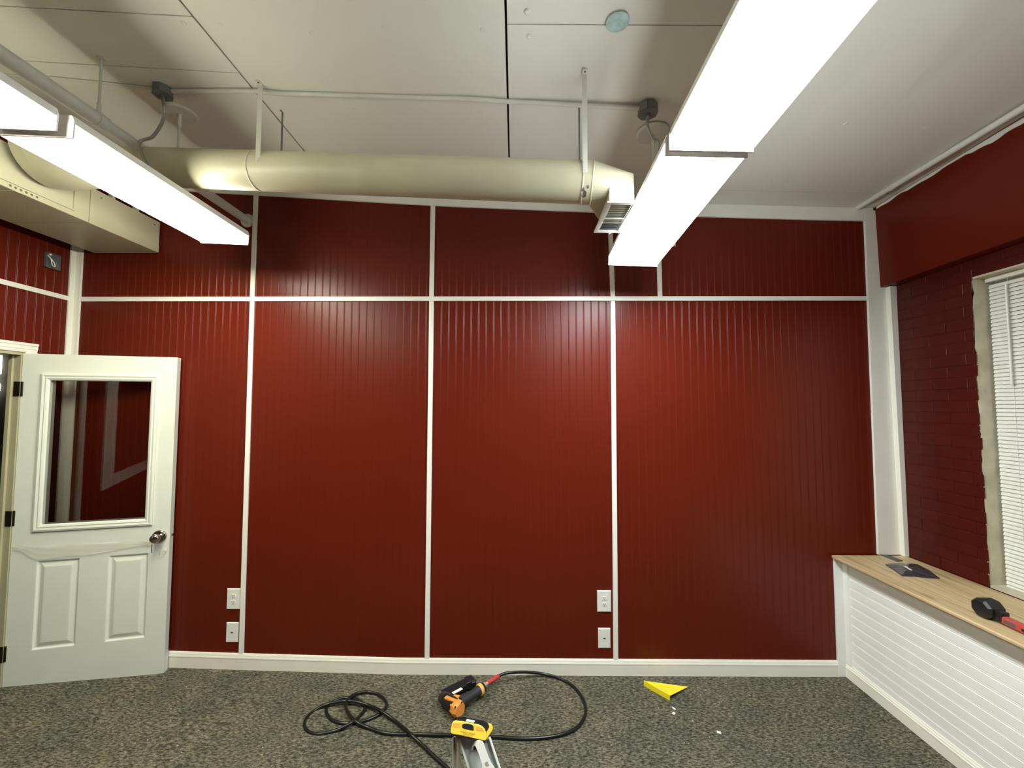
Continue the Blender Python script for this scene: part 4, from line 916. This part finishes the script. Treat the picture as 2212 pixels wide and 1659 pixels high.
# image line of the rails continued down to the carpet
def foot(px0, slope, Yb):
    Zt = .0
    y_ = 877+(H)/Yb*F; return onY(px0+slope*(y_-1594), y_, Yb)
F0 = foot(992, .366, .80); F1 = foot(1057, .388, .80)
F0.z = F1.z = .004
lad = thing('step_ladder', PT((T0.x+F1.x)/2, 1.0, 0), 'white metal step ladder in the foreground with a yellow tool on top', 'ladder')
dn = ((F0+F1)/2-(T0+T1)/2); wv = (T1-T0)/2; nv = wv.cross(dn).normalized(); nv = nv if nv.z > 0 else -nv; dnn = dn.normalized()
Lh = dn.length; Tm = (T0+T1)/2; W2 = wv.length; wvn = wv.normalized()
b = MB(); b.obox(Tm+dn/2-nv*.010, wvn*W2, dn/2, nv*.0012); b.build('web_plate', M['web'], lad)
for s in (-1, 1):
    b = MB(); b.obox(Tm+dn/2+wvn*s*W2-nv*.006, wvn*.0026, dn/2, nv*.008); b.build('side_rail', M['wsteel'], lad, bevel=.001)
# carry handle
def onL(x, y, d): 
    r_ = ray(960+x/13.943, 1540+y/13.943); P_ = Tm+nv*d; t = (P_-EYE).dot(nv)/r_.dot(nv); return EYE+r_*t
b = MB(); b.prism([onL(*q, .040) for q in ((930, 985), (985, 832), (1060, 825), (1150, 870), (1190, 940), (1240, 1100), (1320, 1320), (1400, 1500), (1530, 1700), (1700, 2000), (1330, 2000), (1130, 1680), (1140, 1560), (1050, 1280), (970, 1080))], -nv*.004)
b.prism([onL(800, 1125, -.008), onL(862, 1130, -.008), onL(886, 1000, .018), onL(935, 980, .039), onL(985, 830, .040), onL(905, 895, .028), onL(830, 1000, .008)], -nv*.003)
b.build('carry_handle', M['handle'], lad)
b = MB(); b.prism([onL(*q, -.0085) for q in ((850, 1110), (870, 1000), (925, 975), (960, 1105))], -nv*.0015); b.build('handle_hole', M['slot'], lad)
b = MB(); b.prism([onL(*q, .0408) for q in ((1205, 1515), (1290, 1445), (1345, 1575), (1260, 1610))], -nv*.0006); b.build('rating_sticker', M['perf'], lad)
# left tread side: ribbed splayed panel
a0 = onY(980.5, 1592, YT+.01); a1 = onY(990, 1593, YT+.005); yL = 877+H/.98*F; b0 = onY(979, yL, .98); b1 = onY(1100, yL, .98); b0.z = b1.z = .004
b = MB(); nn = (a1-a0).cross(b0-a0).normalized(); nn = nn if nn.y < 0 else -nn
b.prism([a0, a1, b1, b0], -nn*.003); side = b.build('tread_panel', M['perf'], lad)
b = MB(); dv = (b0-a0); b.obox(a0+dv/2, dv/2, (a1-a0).normalized()*.002, nn*.006); b.build('tread_edge', M['perf'], side)
b = MB(); 
for i in range(34):
    t = .012+i*.011; L_ = a0.lerp(b0, t); R2_ = a1.lerp(b1, t); w_ = (R2_-L_).length
    for k in range(1, 9):
        if k*.0075 > w_-.004: break
        b.obox(L_+(R2_-L_).normalized()*k*.0075+nn*.0004, (R2_-L_).normalized()*.0018, dv.normalized()*.0026, nn*.0006)
sf = b.build('grip_studs', M['flex'], side); sf['kind'] = 'stuff'
b = MB(); b.obox(Tm+dnn*.002-nv*.010, wvn*(W2+.001), dnn*.003, nv*.006); b.build('top_edge', M['wsteel'], lad, bevel=.001)
for q in (F0, F1): 
    b = MB(); b.obox(q+Vector((0, 0, .008)), (.016, 0, 0), (0, .016, 0), (0, 0, .010)); b.build('rubber_foot', M['blackp'], lad, bevel=.003)

# yellow sensor tool resting on the ladder top
YTT = 1.182
def tp(x, y, Y=YTT): return onY(960+x/13.943, 1540+y/13.943, Y)
bl0, br0 = tp(200, 650), tp(1230, 870)     # base line, left and right
tU = (br0-bl0); tL = tU.length; tU.normalize(); tN = Vector((-tU.y*0-.10, -.80, .59)); tN = (tN-tU*tN.dot(tU)).normalized(); tV = tN.cross(tU); tV = tV if tV.z > 0 else -tV
tool = thing('stud_finder', (bl0+br0)/2, 'yellow and black handheld sensor tool on top of the white ladder', 'tool')
def onT(x, y, d=0):
    r_ = ray(960+x/13.943, 1540+y/13.943); P_ = bl0+tN*d; t = (P_-EYE).dot(tN)/r_.dot(tN); return EYE+r_*t
outl = [(185, 600), (205, 450), (225, 330), (270, 265), (340, 230), (560, 250), (800, 300), (1060, 360), (1150, 410), (1210, 480), (1250, 570), (1262, 700), (1250, 835), (1150, 830), (900, 770), (600, 700), (350, 655), (240, 640)]
fp = [onT(*q) for q in outl]
b = MB(); b.prism(fp, -tN*.030); body = b.build('front_shell', M['yellow'], tool, bevel=.0015)
b = MB(); o2 = [(200, 640), (1250, 870), (1262, 900), (1190, 900), (300, 700), (195, 660)]; b.prism([onT(*q, -.002) for q in o2], -tN*.034); b.build('sole_pad', M['blackp'], tool)
top_ = [(340, 226), (420, 110), (560, 100), (1200, 215), (1300, 290), (1355, 420), (1270, 570), (1215, 470), (1150, 400), (1060, 352), (800, 292)]
b = MB(); b.prism([onT(*q, -.004) for q in top_], -tN*.012); b.build('top_cover', M['blackp'], tool, bevel=.001)
bk = [(1260, 560), (1330, 310), (1420, 340), (1460, 430), (1455, 500), (1330, 700), (1255, 830)]
b = MB(); b.prism([onT(*q, -.006) for q in bk], -tN*.022); b.build('rear_shell', M['yellow'], tool, bevel=.0015)
def inlay(poly, m, name, d=.0006, par=None):
    b = MB(); b.prism([onT(*q, d) for q in poly], -tN*.0012); return b.build(name, m, par or body)
inlay([(530, 360), (600, 325), (720, 328), (830, 355), (880, 400), (885, 520), (800, 520), (620, 480), (540, 455)], M['blackp'], 'finger_grip')
for dy in (0, 34, 68, 102):
    inlay([(262, 300+dy), (480, 318+dy), (480, 334+dy), (258, 316+dy)], M['amber'], 'grip_rib'); inlay([(950, 400+dy), (1140+dy*.6, 440+dy), (1140+dy*.6, 456+dy), (950, 416+dy)], M['amber'], 'grip_rib')
tc_ = bpy.data.objects['top_cover']
inlay([(680, 180), (925, 235), (880, 305), (640, 250)], M['sticker'], 'white_label', .0, tc_)
def text(s, x, y, h, wpx, name):
    cu = bpy.data.curves.new(name, 'FONT'); cu.body = s; cu.size = 1; cu.align_x = 'CENTER'; cu.align_y = 'CENTER'; cu.extrude = 0.0
    o = bpy.data.objects.new('tmp', cu); C.objects.link(o); bpy.context.view_layer.update(); dg = bpy.context.evaluated_depsgraph_get()
    me = bpy.data.meshes.new_from_object(o.evaluated_get(dg)); bpy.data.objects.remove(o)
    xs = [v.co.x for v in me.vertices]; ww = max(xs)-min(xs); L0, L1 = onT(x-wpx/2, y-wpx*.11), onT(x+wpx/2, y+wpx*.11); c = (L0+L1)/2+tN*.0009; ud = (L1-L0).normalized(); vd = tN.cross(ud); vd = vd if vd.z > 0 else -vd
    sc = (L1-L0).length/ww; hh = sc*.72 if h is None else h; org = wloc(body)
    for v in me.vertices: v.co = c+ud*(v.co.x*sc)+vd*(v.co.y*hh)-org
    me.materials.append(M['ink']); q = bpy.data.objects.new(name, me); C.objects.link(q); q.parent = body
text('FRANKLIN SENSORS', 705, 605, .0048, 440, 'lettering'); text('ProSensor 710', 705, 660, .0040, 280, 'lettering')
